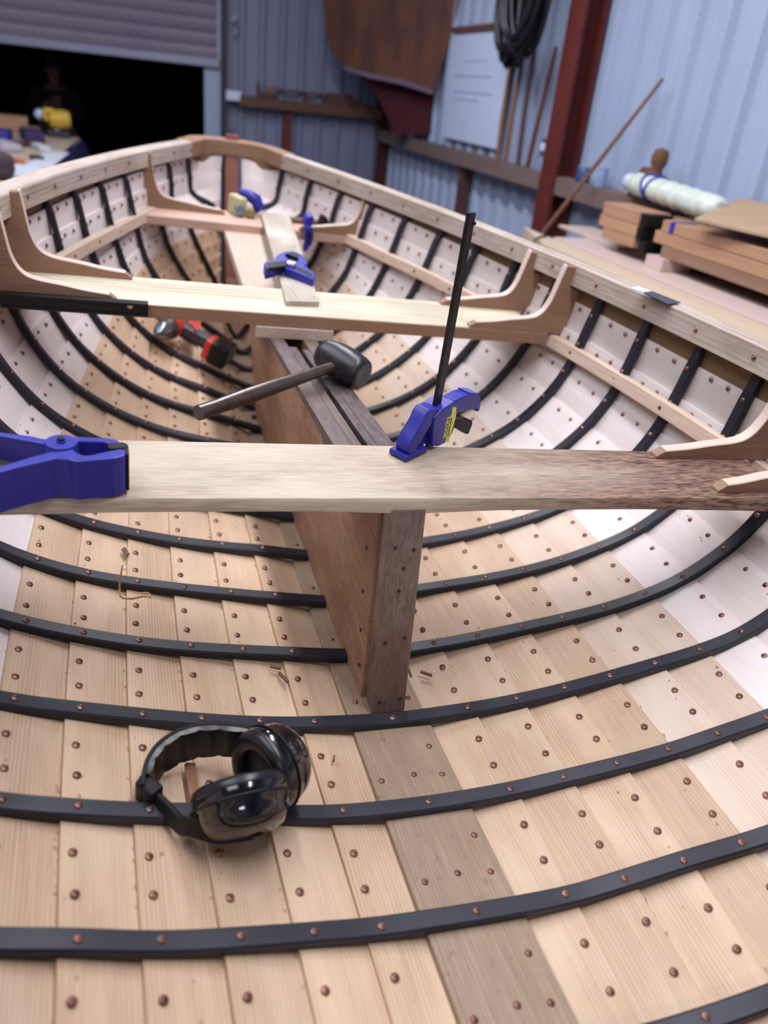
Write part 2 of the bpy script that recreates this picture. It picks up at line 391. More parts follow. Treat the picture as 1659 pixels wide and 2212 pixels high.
# near thwart: underside waves slightly (thick at the ends and where it sits on the trunk)
rings=[]
for i in range(41):
    x=-4.02+8.04*i/40; d=.105+.035*max(0,1-abs(abs(x)-3.9)/1.6)+.03*math.exp(-((x-(.0))/.55)**2)
    z=2.55; y0,y1=4.6,5.55
    rings.append([Vector((x,y0+.01,z-.03)),Vector((x,y0+.03,z)),Vector((x,y1-.02,z)),Vector((x,y1,z-.02)),Vector((x,y1,z-.13)),Vector((x,y0+.04,z-.13-.0)),Vector((x,y0,z-d))])
thA=boat.part('thwart',MB().sweep(rings),M_thw1,label='near thwart of brown grained hardwood',smooth=30)
thB=boat.part('thwart',plank_poly([(-3.68,9.5),(3.68,9.5),(3.5,10.55),(-3.5,10.55)],2.33,.17),M_thw2,label='pale yellow middle thwart',bev=.002)
thC=boat.part('thwart',plank_poly([(-2.08,15.25),(2.12,15.25),(1.74,16.25),(-1.72,16.25)],2.0,.17),M_thw3,label='pinkish forward thwart',bev=.002)
boat.part('edge_strip',MB().hexa([(-3.68,9.485,2.16),(3.68,9.485,2.16),(3.68,9.5,2.16),(-3.68,9.5,2.16),(-3.68,9.485,2.322),(3.68,9.485,2.322),(3.68,9.5,2.322),(-3.68,9.5,2.322)]),wood('brown_edge',(150,116,92),(112,82,62),along='x',contrast=.4,lines=.2),par=thB,label='browner near edge of the middle thwart')  # thin strip colouring the near edge browner than the thwart top
# knees --------------------------------------------------------------
KT=[(0,.03),(.08,.055),(.34,.115),(.60,.16),(.915,.21),(1.075,.30),(1.16,.47),(1.20,.67),(1.25,.97)]  # rel. to tip x, thwart top z
def knee(side,y,tipx,z0,xin,ztop,foot=1.0,mat=M_knee,th=.12):
    # xin: inner face of inwale at this station
    full=xin-tipx; pts=[(tipx-.03,z0),(tipx-.025,z0+.025),(tipx+.06,z0+.085)]
    for dx,dz in KT[2:]:
        if dx<.92: X_=tipx+dx/1.25*(full) if foot==1 else tipx+(full-.335)*(dx/.915)
        else: X_=xin-.015-(1.25-dx)
        pts.append((X_,z0+dz*min(1,(ztop-z0)/.97) if dx>=.92 else z0+dz))
    pts.append((xin+.0,ztop+.012))
    c0=[Vector((a,0,b)) for a,b in pts[2:]]; cv=[]
    for i in range(len(c0)-1):
        p0=c0[max(i-1,0)];p1=c0[i];p2=c0[i+1];p3=c0[min(i+2,len(c0)-1)]
        for j in range(4):
            t=j/4; q=.5*((2*p1)+(p2-p0)*t+(2*p0-5*p1+4*p2-p3)*t*t+(3*p1-p0-3*p2+p3)*t**3); cv.append((q.x,q.z))
    cv.append((c0[-1].x,c0[-1].z)); pts=pts[:2]+cv; pts.append((xin+.13,ztop))
    zb=ztop-.31+.02; pts+= [(xin+.13,zb)]
    # down the inside of the ribs
    kk=[]
    for z in (zb-.02,(zb+z0)/2,z0+.1,z0):
        best=None
        for k in range(6,12):
            a=P(k,y); b=P(k+1,y) if k<11 else P(12,y)+Vector((.1,0,0))
            if a.z<=z<=b.z+1e-3: best=a.x+(b.x-a.x)*(z-a.z)/(b.z-a.z)
        kk.append((max((best or xin+.1),xin+.02)+.10,z))
    pts+=kk
    if side<0: pts=[(-a,b) for a,b in pts]
    mb=MB().prism([(a,y,b) for a,b in pts],(0,th,0))
    ko=boat.part('knee',mb,mat,bev=.0008,seg=1)
    rg=[]
    for i,(a,b) in enumerate(cv):
        a0,b0=cv[max(i-1,0)]; a1,b1=cv[min(i+1,len(cv)-1)]; n=Vector((-(b1-b0),a1-a0)).normalized()*.008
        rg.append([Vector((side*(a-n.x*.3),y-.003,b-n.y*.3)),Vector((side*(a+n.x),y+.006,b+n.y)),Vector((side*(a+n.x),y+th-.006,b+n.y)),Vector((side*(a-n.x*.3),y+th+.003,b-n.y*.3))])
    boat.part('sanded_edge',MB().sweep(rg),M_edge,par=ko,label='pale sanded edge')
knee(1,9.5,2.43,2.33,3.69,3.32); knee(1,10.4,2.30,2.33,3.55,3.24)
knee(-1,9.5,2.43,2.33,3.69,3.32); knee(-1,10.4,2.24,2.33,3.55,3.3)
zi=lambda y:P(12,y).z+.14
knee(1,4.72,3.22,2.55,4.12,zi(4.7)); knee(1,5.38,2.92,2.55,4.17,zi(5.4))
knee(-1,4.72,2.95,2.55,4.12,zi(4.7)); knee(-1,5.38,3.35,2.55,4.17,zi(5.4))
knee(-1,15.85,.44,2.0,1.86,2.96,foot=2); knee(1,15.25,1.0,2.0,2.25,2.97,foot=2)
# centreboard trunk ---------------------------------------------------
trunk=bpy.data.objects.new('centreboard_trunk',None); COL.objects.link(trunk); trunk.parent=boat.o
def tc(z,y=4.5): return .01-.02*(z-.49)-.03*max(0,y-5)*max(0,min(1,(z-.5)/1.7))
def ztop(y): return 2.40-.088*(y-4.9)
def slab(y0,y1,x0b,x1b,x0t,x1t,zb=None,zt=None,n=8,mb=None):
    mb=mb or MB(); rg=[]
    for y in ys(y0,y1,(y1-y0)/n):
        b=(zk(0,y)-RT if zb is None else zb(y)); t=ztop(y) if zt is None else zt(y)
        rg.append([Vector((tc(b,y)+x0b,y,b)),Vector((tc(b,y)+x1b,y,b)),Vector((tc(t,y)+x1t,y,t)),Vector((tc(t,y)+x0t,y,t))])
    return mb.sweep(rg)
aft=lambda z:4.38+.24*(z-.49)/1.93
def slab_aft(x0b,x1b,x0t,x1t):
    rg=[]
    for i in range(9):
        f=i/8; r=[]
        g=min(1,f/.25); q0=x0t*g+(x0b*.97)*(1-g); q1=x1t*g+(x1b*.97)*(1-g)
        for (x,top) in ((x0b,0),(x1b,0),(q1,1),(q0,1)):
            ya=4.40 if not top else 4.80; y=ya+(11.6-ya)*f
            z=(zk(0,y)-RT) if not top else ztop(y); r.append(Vector((tc(z,y)+x,y,z)))
        rg.append(r)
    return MB().sweep(rg)
boat.part('side_board',slab_aft(-.20,-.07,-.31,-.13),M_trk,par=trunk,bev=.002)
boat.part('side_board',slab_aft(.07,.20,.13,.31),M_trk,par=trunk,bev=.002)
boat.part('top_rail',slab(5.6,12,-.29,-.13,-.322,-.13,zb=lambda y:ztop(y)-.22,zt=lambda y:ztop(y)+.012),M_trkc,par=trunk,bev=.0015)
boat.part('top_rail',slab(5.6,12,.13,.29,.13,.322,zb=lambda y:ztop(y)-.22,zt=lambda y:ztop(y)+.012),M_trkc,par=trunk,bev=.0015)
boat.part('inner_cleat',slab(4.85,9.1,-.13,-.025,-.13,-.025,zb=lambda y:ztop(y)-.3,zt=lambda y:ztop(y)+.008),M_trkc,par=trunk,bev=.0015)
boat.part('inner_cleat',slab(4.85,9.0,.03,.13,.03,.13,zb=lambda y:ztop(y)-.3,zt=lambda y:ztop(y)+.010),M_trkc,par=trunk,bev=.0015)
# end post
b0,b1=.455,2.47
def ep(x,z,dy): return Vector((tc(z)+x,4.13+.235*(z-.49)+dy,z))
boat.part('end_post',MB().hexa([ep(-.165,b0,0),ep(.165,b0,0),ep(.165,b0,.26),ep(-.165,b0,.26),ep(-.165,b1,0),ep(.165,b1,0),ep(.165,b1,.26),ep(-.165,b1,.26)]),M_post,par=trunk,bev=.006,seg=3)
for x,z in ((-.09,2.12),(.08,2.10),(.0,1.93),(-.02,1.72),(-.1,1.22),(.08,1.26),(-.1,.62),(.1,.64)):
    q=ep(x,z,0); boat.part('screw',MB().lathe([(0,.008),(.016,.008),(.018,0)],q,(0,-1,.2),10),M_nailhole,par=trunk)
for y,z in ((4.75,1.95),(4.7,1.5),(4.62,1.1),(4.55,.72)):
    f=(z-.4)/2; q=Vector((tc(z)-(.20+.075*f)-.002,y,z)); boat.part('screw',MB().lathe([(0,.012),(.02,.01),(.024,0)],q,(-1,0,0),10),M_nailhole,par=trunk)
# plank under the thwarts along the centre line
boat.part('centre_plank',MB().hexa([(-.655,9.45,2.0),(.41,9.45,2.0),(.56,15.9,1.70),(-.46,15.9,1.70),(-.655,9.45,2.155),(.41,9.45,2.155),(.56,15.9,1.825),(-.46,15.9,1.825)]),M_cp,bev=.0015)
# black keelson bolts
for y,x in ((10.3,.24),(11.6,-.2),(13,-.2),(11.0,-.26),(12.3,-.12)):
    q=Vector((x,y,zk(0,y)-RT)); boat.part('keel_bolt',MB().box(q+Vector((0,0,.03)),(.05,.05,.035)),M_nailhole,bev=.002)
# rivets --------------------------------------------------------------
def rivet(mb,q,n,r=.029,hh=1.0):
    mb.lathe([(r*1.0,-.004),(r,.006*hh),(r*.75,.013*hh),(r*.42,.016*hh),(r*.36,.024*hh),(r*.2,.029*hh),(0,.03*hh)],q,n,12)
RV=[]
for j in range(0,19):
    for k in range(-11,12):
        if j>YE[abs(k)]-.3 or (k==0 and j>15): continue
        t,n=TN(k,j); RV.append((P(k,j),n,.029))
        if k==0 or j==18: continue
        for fr in (.34,.67):
            y=j+fr
            if y>YE[abs(k)]-.3: continue
            t,n=TN(k,y); q=P(k,y)-n*(RT+.002)+t*random.uniform(-.01,.012)+Vector((0,random.uniform(-.02,.02),0)); RV.append((q,n,.030))
    for x,fr in ((.27,.33),(.27,.67),(-.27,.33),(.02,.36)):
        y=j+fr
        if y<11: RV.append((Vector((x+random.uniform(-.02,.02),y,zk(0,y)-RT)),Vector((0,0,1)),.026))
for side in (1,-1):
    for j in range(0,19):
        q,o=inw(min(j,17.8),side); RV.append((q,-o,.034))
def pix(q):
    d=CAMR.transposed()@(MBOAT@(q*S)-CAMP); return (W/2+F*d.x/-d.z,H/2-F*d.y/-d.z,-d.z) if d.z<0 else None
sc_=[]
for i,(q,n,r) in enumerate(RV):
    u=pix(q); vis=u and -20<u[0]<W+20 and -20<u[1]<H+20
    if vis and (u[1]>945 and u[1]<1100): vis=False
    sc_.append((0 if vis else 1,u[2] if u else 99,i))
sc_.sort(); big=[i for _,_,i in sc_[:100]]; rest=[i for _,_,i in sc_[100:]]
for i in big:
    q,n,r=RV[i]; mb=MB(); rivet(mb,q,n,r); boat.part('copper_rivet',mb,M_copper,smooth=45)
mb=MB()
for i in rest:
    q,n,r=RV[i]; rivet(mb,q,n,r)
o=boat.part('copper_rivet',mb,M_copper,smooth=45); o['kind']='stuff'; o['label']='all the smaller copper rivets along the strake laps'
# ================================================================ THINGS IN THE BOAT
# scrap board lying over the two thwarts
a=bz(618,650,2.40); b=bz(690,652,2.40); c=bz(624,462,2.09); d=bz(564,459,2.09)
single('scrap_board','weathered scrap board with a whitish smear bridging the middle and forward thwarts','board',(0,12,2.3),
  MB().hexa([p-Vector((0,0,.07)) for p in (a,b,c,d)]+[a,b,c,d]),M_scrap,bev=.0008)
# rubber mallet ---------------------------------------------------------
hz=2.15+.012+.215; hc=bz(740,785,hz); hx=Vector((.60,-.79,-.05)).normalized()
hend=bz(430,893,2.34); hd=(hend-hc); hd-=hx*hd.dot(hx); hd.normalize()
L=(hend-hc).length
mal=Thing('mallet','black rubber mallet with a worn dark wooden handle resting on the trunk top','mallet',hc)
mal.part('head',MB().lathe([(0,-.33),(.13,-.33),(.165,-.315),(.19,-.25),(.212,-.1),(.215,0),(.212,.1),(.19,.25),(.168,.315),(.135,.33),(.1,.325),(0,.322)],hc,hx,28),M_malh,smooth=50)
pth=[hc-hd*.1,hc+hd*.3,hc+hd*L*.35,hc+hd*L*.55,hc+hd*L*.72,hc+hd*L*.9,hc+hd*L]
mal.part('handle',MB().tube(pth,[.062,.062,.07,.082,.084,.074,.078],18),M_malw,smooth=50)
# ear defenders ---------------------------------------------------------
ear=Thing('ear_defenders','black ear defenders with padded headband lying on the floor strakes','ear defenders',(-1.6,3.1,.95))
def cup(cen,ax,ref,name_lbl,flip=1,g=1.0):
    # axis points from the head outwards
    cen=Vector(cen); ax=Vector(ax).normalized()
    sh=ear.part('ear_cup',MB().lathe([(.34,-.04),(.345,.0),(.338,.05),(.328,.058),(.322,.11),(.30,.17),(.26,.22),(.20,.25),(.10,.265),(0,.268)],cen,ax,36,sx=1.0*g,sy=1.06*g,ref=ref),M_gloss,smooth=50)
    cu=ear.part('cushion',MB().lathe([(.335,-.02),(.343,-.05),(.335,-.085),(.305,-.11),(.26,-.118),(.215,-.107),(.19,-.08),(.185,-.02)],cen,ax,36,sx=1.0*g,sy=1.06*g,ref=ref),M_rubber,smooth=50)
    ear.part('foam_liner',MB().lathe([(.2,-.045),(0,-.045)],cen,ax,24,sx=1.0*g,sy=1.06*g,ref=ref),M_grey,par=cu)
    ear.part('seam',MB().lathe([(.352,.022),(.356,.03),(.352,.038),(.34,.04),(.34,.02)],cen,ax,36,sx=1.0*g,sy=1.06*g,ref=ref),M_black,par=sh)
axA=Vector((.10,-.88,-.46)).normalized(); cA=bz(521,1724,1.17); cB=bz(578,1662,1.12)
cup(cA,(.10,-.88,-.46),(0,0,1),'')
cup(cB,(.82,.50,-.10),(0,0,1),'',1,.92)
# headband: upright strip curving round on the left
pxs=[(600,1600,1.12),(560,1583,1.16),(500,1574,1.18),(440,1574,1.18),(385,1588,1.18),(340,1618,1.18),(316,1655,1.16),(308,1700,1.13)]
path=[bz(x,y,z) for x,y,z in pxs]
def smoothp(p,n=4):
    out=[]
    for i in range(len(p)-1):
        p0=p[max(i-1,0)];p1=p[i];p2=p[i+1];p3=p[min(i+2,len(p)-1)]
        for j in range(n):
            t=j/n; out.append(.5*((2*p1)+(p2-p0)*t+(2*p0-5*p1+4*p2-p3)*t*t+(3*p1-p0-3*p2+p3)*t**3))
    return out+[p[-1]]
path=smoothp(path,5)
wv=[];nr=[]
for i,p in enumerate(path):
    t=(path[min(i+1,len(path)-1)]-path[max(i-1,0)]).normalized(); f=i/(len(path)-1)
    w=Vector((0,.10,.95)).normalized()*(.13+.035*math.sin(math.pi*f)); n=t.cross(w).normalized(); wv.append(w); nr.append(n)
hb=ear.part('headband',MB().strip([p-Vector((0,0,.12)) for p in path],wv,.016,nr),M_black,smooth=40,bev=.001)
# padding: ribbed inner lining
rg=[]; cen=Vector((-1.6,3.05,1.0))
for i in range(2,len(path)-3):
    p=path[i]-Vector((0,0,.12)); n=nr[i]*(1 if (cen-p).dot(nr[i])>0 else -1); w=wv[i]*.93
    th=.046+.007*(1 if (i%4) in (1,2,3) else -1)
    rg.append([p-w+n*.016,p-w*.9+n*(th),p+w*.9+n*(th),p+w+n*.016])
ear.part('padding',MB().sweep(rg),M_rubber,par=hb,smooth=50)
# yokes: a flat forked arm from the band end to each cup
yk=[bz(306,1690,1.06),bz(330,1722,1.02),bz(362,1752,1.02),bz(390,1782,1.03),cA+axA*.12+Vector((-.36,-.02,-.02)),cA+axA*.24+Vector((-.2,.0,.04)),cA+axA*.275+Vector((.05,.02,.06))]
yk=smoothp(yk,4); ws=[];ns=[]
for i,p in enumerate(yk):
    t=(yk[min(i+1,len(yk)-1)]-yk[max(i-1,0)]).normalized(); w=Vector((.1,.35,.9)).normalized()*.065; ws.append(w); ns.append(t.cross(w).normalized())
y1=ear.part('yoke',MB().strip(yk,ws,.022,ns),M_black,bev=.0015)
ear.part('slot_rib',MB().tube([p+w*.9 for p,w in zip(yk[2:-2],ws[2:-2])],.014,8),M_black,par=y1,smooth=60)
ear.part('slot_rib',MB().tube([p-w*.9 for p,w in zip(yk[2:-2],ws[2:-2])],.014,8),M_black,par=y1,smooth=60)
ear.part('pivot',MB().lathe([(0,.05),(.05,.045),(.06,.0),(.06,-.06)],yk[-1]-Vector((0,0,.0)),(.1,-.88,-.46),14),M_black,par=y1,smooth=40)
ear.part('slider_clip',MB().box(bz(322,1715,1.0),(.06,.09,.12),Euler((0,0,.7)).to_matrix()),M_black,par=y1,bev=.004)
y2=smoothp([bz(592,1604,1.02),bz(614,1612,1.0),bz(628,1640,1.0),bz(630,1668,1.05)],4)
ws=[Vector((0,.1,.09)) for _ in y2]; ns=[]
for i,p in enumerate(y2):
    t=(y2[min(i+1,len(y2)-1)]-y2[max(i-1,0)]).normalized(); ns.append(t.cross(ws[i]).normalized())
ear.part('yoke',MB().strip(y2,ws,.02,ns),M_black,bev=.0015)
# thin brown offcut under the muffs
p=[bz(398,1655,.0+zk(4,3.3)+.0) for _ in (0,)]
def skin(px,py,lift=.01):
    # where the sight line meets the inner skin on the left/right floor
    z=.8
    for _ in range(30):
        q=bz(px,py,z); kk=None
        for k in range(0,11):
            a=P(k,q.y); b=P(k+1,q.y)
            if a.x<=abs(q.x)<=b.x: kk=a.z+(b.z-a.z)*(abs(q.x)-a.x)/(b.x-a.x)
        if kk is None: break
        z=z*.4+(kk-RT)*.6
    return bz(px,py,z+lift)
def flat_bit(name,label,cat,pts,mat,th=.03,group=None):
    q=[skin(x,y,.012) for x,y in pts]
    return single(name,label,cat,q[0],MB().prism(q,(0,0,th)),mat,group=group,bev=.0004)
M_cork=plain('brown_offcut',(150,102,74),.8,0,.7,300,(110,70,50),bs=.4)
flat_bit('wood_offcut','thin flat brown offcut strip lying under the ear defenders','offcut',[(398,1657),(402,1653),(422,1654),(434,1742),(412,1744)],M_cork,.035)
M_chip=plain('splinter_brown',(104,70,56),.7,0,.4)
chips=[((583,1441),(607,1446),4,'short dark splinter below the centreboard trunk, left of it'),((602,1454),(622,1475),6,'thick dark wood chip left of the trunk foot'),((908,1452),(933,1461),4,'dark splinter right of the trunk foot'),((882,1446),(888,1464),4,'tiny splinter touching the right side of the trunk foot'),((722,1634),(720,1647),4,'tiny splinter beside the weathered keelson'),((266,1186),(276,1201),9,'square grey wood chip on a left floor strake'),((664,0),(664,0),0,'')]
for i,(a,b,w,l) in enumerate(chips[:6]):
    dx=b[0]-a[0]; dy=b[1]-a[1]; L_=math.hypot(dx,dy); nx,ny=-dy/L_*w/2,dx/L_*w/2
    flat_bit('wood_splinter' if w<9 else 'wood_chip',l,'splinter' if w<9 else 'wood chip',[(a[0]+nx,a[1]+ny),(b[0]+nx,b[1]+ny),(b[0]-nx,b[1]-ny),(a[0]-nx,a[1]-ny)],M_chip,.02)
# curled shaving standing on a left rib
M_shav=plain('pale_shaving',(206,174,128),.5,0,.3)
sp=[bz(265,1220,1.15),bz(260,1250,.98),bz(258,1272,.86),bz(262,1290,.80),bz(285,1293,.80),bz(310,1288,.84),bz(326,1290,.86),bz(318,1280,.86),bz(296,1283,.84)]
sp=smoothp(sp,4); mbs=MB(); ws=[];ns=[]
for i,q in enumerate(sp):
    t=(sp[min(i+1,len(sp)-1)]-sp[max(i-1,0)]).normalized(); w=t.cross(Vector((0,1,0))).normalized()*.012; ws.append(w*(.3+.7*math.sin(math.pi*min(1,(i+2)/len(sp))))); ns.append(t.cross(w).normalized())
single('wood_shaving','curled pale wood shaving standing against a left floor rib','shaving',sp[4],mbs.strip(sp,ws,.003,ns),M_shav)
# small whitish paint fleck pieces beneath it
# quick-release bar clamp -------------------------------------------------
qb=bz(885,976,2.56); th_=math.radians(36); un=Vector((math.sin(th_),-math.cos(th_),0)); uu=Vector((math.cos(th_),math.sin(th_),0))
def qc(px,py,off=0): return onb(px,py,qb+un*(.0),un)+un*off
def qpoly(pts,o0,th): 
    return MB().prism([qc(x,y,o0) for x,y in pts],-un*th)
def zc(x,y): return (820+x/6.9125,820+y/6.9111)   # crop survey coordinates
def zl(l): return [zc(*p) for p in l]
qk=Thing('bar_clamp','blue quick-release bar clamp gripping the near thwart with its black bar standing up','clamp',qb)
body=qk.part('clamp_body',qpoly(zl([(800,395),(880,345),(1005,262),(1040,300),(1040,440),(1010,520),(985,690),(905,865),(760,935),(660,935),(672,700),(690,520)]),.10,.22),M_blue,bev=.0022,seg=3)
jaw=qk.part('fixed_jaw',qpoly(zl([(640,400),(800,380),(790,430),(700,560),(655,640),(605,720),(515,870),(430,1010),(410,1090),(320,1060),(325,960),(420,780),(530,600),(575,490)]),.085,.155),M_blue,bev=.003,seg=3,smooth=55)
qk.part('jaw_web',qpoly(zl([(640,620),(690,620),(690,935),(640,945),(565,985),(560,1040),(430,1075),(430,1000),(520,980),(600,870),(640,800)]),.03,.08),M_blue,par=jaw,bev=.001)
ft=qc(*zc(425,1072)); ft.z=2.56
qk.part('jaw_pad',MB().box(ft+Vector((-.0,.0,.028)),(.165,.10,.028),Matrix((uu,un,Vector((0,0,1)))).transposed()),M_blue,par=jaw,bev=.0015)
hd_=qk.part('handle',qpoly(zl([(1040,270),(1110,235),(1185,198),(1250,180),(1330,172),(1390,190),(1420,230),(1425,300),(1400,440),(1360,435),(1355,395),(1300,410),(1180,430),(1100,455),(1040,475)]),.075,.15),M_blue,bev=.0022,seg=3)
for i in range(4):
    a=qc(*zc(1268+i*32,180+i*3)); qk.part('grip_ridge',MB().tube([a+un*.07+Vector((0,0,.008)),a-un*.07+Vector((0,0,.008))],.014,8),M_blue,par=hd_,smooth=60)
qk.part('trigger',qpoly(zl([(990,550),(1120,570),(1190,535),(1230,545),(1335,590),(1340,640),(1280,790),(1250,795),(1195,760),(1120,710),(985,690)]),.045,.10),M_black,bev=.002,seg=2)
qk.part('release_lever',qpoly(zl([(985,555),(1040,520),(1160,505),(1215,540),(1130,575),(1000,560)]),.055,.12),M_steelb,bev=.001)
bt=qc(1018,459); bb=qc(925,975); dz=(bb-bt).normalized(); bb=bb+dz*.42
br=qk.part('bar',MB().sweep([[c-uu*.043-un*.02,c+uu*.043-un*.02,c+uu*.043+un*.02,c-uu*.043+un*.02] for c in [bt+(bb-bt)*i/40+uu*(.0025*(i%2)) for i in range(41)]]),M_steelb)
hq=qc(1020.5,481,.021); qk.part('stop_pin',MB().lathe([(0,.012),(.012,.01),(.016,0),(.016,-.05)],hq,un,12),M_black,par=br)
# lower jaw under the thwart
lj=bb-dz*.12
qk.part('moving_jaw',MB().box(Vector((lj.x,lj.y,lj.z))-uu*.14,(.25,.08,.09),Matrix((uu,un,Vector((0,0,1)))).transposed()),M_blue,bev=.003)
# label
st_=qk.part('sticker',MB().prism([qc(*zc(x,y),.1005) for x,y in ((958,350),(1015,350),(1008,500),(905,865),(850,868),(868,800),(925,480),(945,470))],un*.002),M_yel,par=body)
def text_on(txt,p0,p1,height,mat,par,th,name,bold=.0):
    cu=bpy.data.curves.new(name,'FONT'); cu.body=txt; cu.size=1; cu.extrude=.002; cu.offset=bold; cu.align_x='LEFT'
    tmp=bpy.data.objects.new('tmp',cu); COL.objects.link(tmp); bpy.context.view_layer.update()
    me=bpy.data.meshes.new_from_object(tmp.evaluated_get(bpy.context.evaluated_depsgraph_get())); bpy.data.objects.remove(tmp); bpy.data.curves.remove(cu)
    xs=[v.co.x for v in me.vertices]; yy_=[v.co.y for v in me.vertices]; x0,x1=min(xs),max(xs); y0,y1_=min(yy_),max(yy_)
    d=(p1-p0); L_=d.length; ex=d/L_; ey=un.cross(ex)*-1
    if ey.dot(Vector((0,0,1)))<0 and abs(ex.z)<.5: ey=-ey
    ey=un.cross(ex)
    mb=MB(); mb.v=[p0+ex*((v.co.x-x0)/(x1-x0)*L_)+ey*((v.co.y-y0)/(y1_-y0)*height)+un*(th+v.co.z*.5) for v in me.vertices]
    mb.f=[tuple(p.vertices) for p in me.polygons]; bpy.data.meshes.remove(me)
    return qk.part(name,mb,mat,par=par)
text_on('IRWIN',qc(*zc(862,795),.101),qc(*zc(917,492),.101),.047,M_yel,body,0.0,'lettering',.012)
text_on('QUICK-GRIP',qc(*zc(906,772),.103),qc(*zc(958,492),.103),.026,M_black,st_,.001,'lettering',.004)
# big spring clamp lying on the near thwart -------------------------------
def spc(x,y): return (x/4.879,900+y/4.881)
sc=Thing('spring_clamp','large blue spring clamp with black jaw pads lying at the left of the near thwart','clamp',bz(150,985,2.56))
def sz(l,z=2.86): return [bz(*spc(*p),z) for p in l]
arm=sc.part('arm',MB().prism(sz([(-500,100),(0,158),(330,200),(430,225),(560,240),(640,238),(720,208),(780,205),(1130,222),(1230,238),(1265,262),(1270,280),(1140,282),(1100,262),(820,255),(790,270),(745,305),(720,335),(560,330),(545,300),(430,280),(0,200),(-500,140)]),(0,0,-.22)),M_blue,bev=.002,seg=2)
sc.part('recess',MB().prism(sz([(-500,150),(0,215),(540,318),(545,365),(350,410),(0,330),(-500,230)],2.70),(0,0,-.08)),M_black,par=arm)
for x in (95,255,405): sc.part('rib',MB().prism(sz([(x-6,238+x*.14),(x+6,240+x*.14),(x+6,330+x*.19),(x-6,328+x*.19)],2.74),(0,0,-.1)),M_blue,par=arm)
ar2=sc.part('arm',MB().prism(sz([(-500,640),(0,520),(300,430),(545,362),(590,365),(700,355),(760,335),(800,372),(880,405),(960,400),(1180,352),(1265,335),(1330,345),(1325,400),(1275,420),(1200,440),(800,475),(720,450),(590,440),(540,450),(200,530),(0,585),(-500,720)],2.90),(0,0,-.33)),M_blue,bev=.002,seg=2)
sc.part('inset_panel',MB().prism([by(*spc(x,y),bz(*spc(1000,455),2.87).y-.01) for x,y in ((870,510),(1180,468),(1170,548),(865,590))],(0,-.006,0)),M_blue,par=ar2,bev=.0006)
sc.part('pivot_boss',MB().lathe([(0,.035),(.03,.035),(.034,.02),(.11,.02),(.12,0),(.12,-.1)],bz(*spc(645,290),2.87),(0,0,1),24),M_blue,smooth=40)
sc.part('pivot_pin',MB().lathe([(0,.05),(.025,.05),(.03,.03)],bz(*spc(645,285),2.87),(0,0,1),16),M_steelb,smooth=40)
for l,z,t in (([(1140,272),(1300,262),(1350,285),(1355,320),(1165,335),(1130,320)],2.885,.10),([(1300,320),(1358,330),(1362,400),(1328,400),(1322,345)],2.90,.32)):
    sc.part('jaw_pad',MB().prism(sz(l,z),(0,0,-t)),M_black,bev=.002)
# spring clamp on the scrap board ----------------------------------------
def s2(x,y): return (480+x/5.53,420+y/5.529)
c2=Thing('spring_clamp','blue spring clamp pinching the scrap board with its handles spread towards the stern','clamp',bz(620,575,2.32),group=None)
def pz(l,z): return [bz(*s2(*p),z) for p in l]
a1=c2.part('arm',MB().prism(pz([(500,820),(520,800),(640,770),(640,745),(690,700),(750,680),(830,675),(900,690),(900,720),(850,700),(770,705),(750,735),(790,760),(780,790),(640,860),(520,890)],2.50),(0,0,-.16)),M_blue,bev=.002)
c2.part('recess',MB().prism(pz([(530,815),(750,790),(760,850),(535,880)],2.505),(0,0,-.05)),M_black,par=a1)
a2=c2.part('arm',MB().prism(pz([(790,760),(900,800),(905,720),(880,690),(960,720),(1010,790),(1020,830),(980,850),(1110,940),(1115,960),(1090,1015),(900,930),(740,870),(790,840)],2.47),(0,0,-.16)),M_blue,bev=.002)
c2.part('recess',MB().prism(pz([(860,840),(1080,950),(1075,990),(870,890)],2.475),(0,0,-.05)),M_black,par=a2)
c2.part('spring',MB().tube(pz([(775,830),(870,850)],2.5),.05,12),M_steel,smooth=60)
c2.part('jaw_pad',MB().prism(pz([(770,705),(850,680),(900,715),(915,760),(860,740)],2.5),(0,0,-.15)),M_black,bev=.002)
# hanging clamp at the forward thwart ------------------------------------
def s3(x,y): return (550+x/5.53,330+y/5.53)
c3=Thing('spring_clamp','blue spring clamp biting the forward thwart edge with handles hanging down','clamp',by(668,475,15.2))
def py3(l,y): return [by(*s3(*p),y) for p in l]
e1=c3.part('arm',MB().prism(py3([(630,765),(700,755),(715,790),(700,850),(680,890),(610,880),(585,850),(600,810)],15.08),(0,.3,0)),M_blue,bev=.003)
e2=c3.part('arm',MB().prism(py3([(600,880),(690,890),(710,960),(705,1040),(690,1100),(650,1135),(625,1185),(585,1180),(600,1080),(610,960)],14.98),(0,.14,0)),M_blue,bev=.003)
c3.part('recess',MB().prism(py3([(625,940),(680,940),(670,1050),(640,1110),(620,1100),(630,1040)],14.975),(0,.04,0)),M_black,par=e2)
# dark sliding clamp bar lying on the thwart behind it
fb=Thing('sash_clamp','brown rusty clamp bar lying along the far right half of the forward thwart','clamp',(1.2,15.95,2.05))
fb.part('bar',MB().hexa([(.62,15.8,2.0),(1.72,15.8,2.0),(1.72,15.98,2.0),(.62,15.98,2.0),(.62,15.8,2.09),(1.72,15.8,2.09),(1.72,15.98,2.09),(.62,15.98,2.09)]),plain('rusty_bar',(104,78,64),.7,0,.6,60,(64,44,40)),bev=.002)
fb.part('jaw',MB().prism([(1.42,15.7,2.0),(1.72,15.7,2.0),(1.62,15.7,2.2),(1.5,15.7,2.24)],(0,.2,0)),M_steelb,bev=.003)
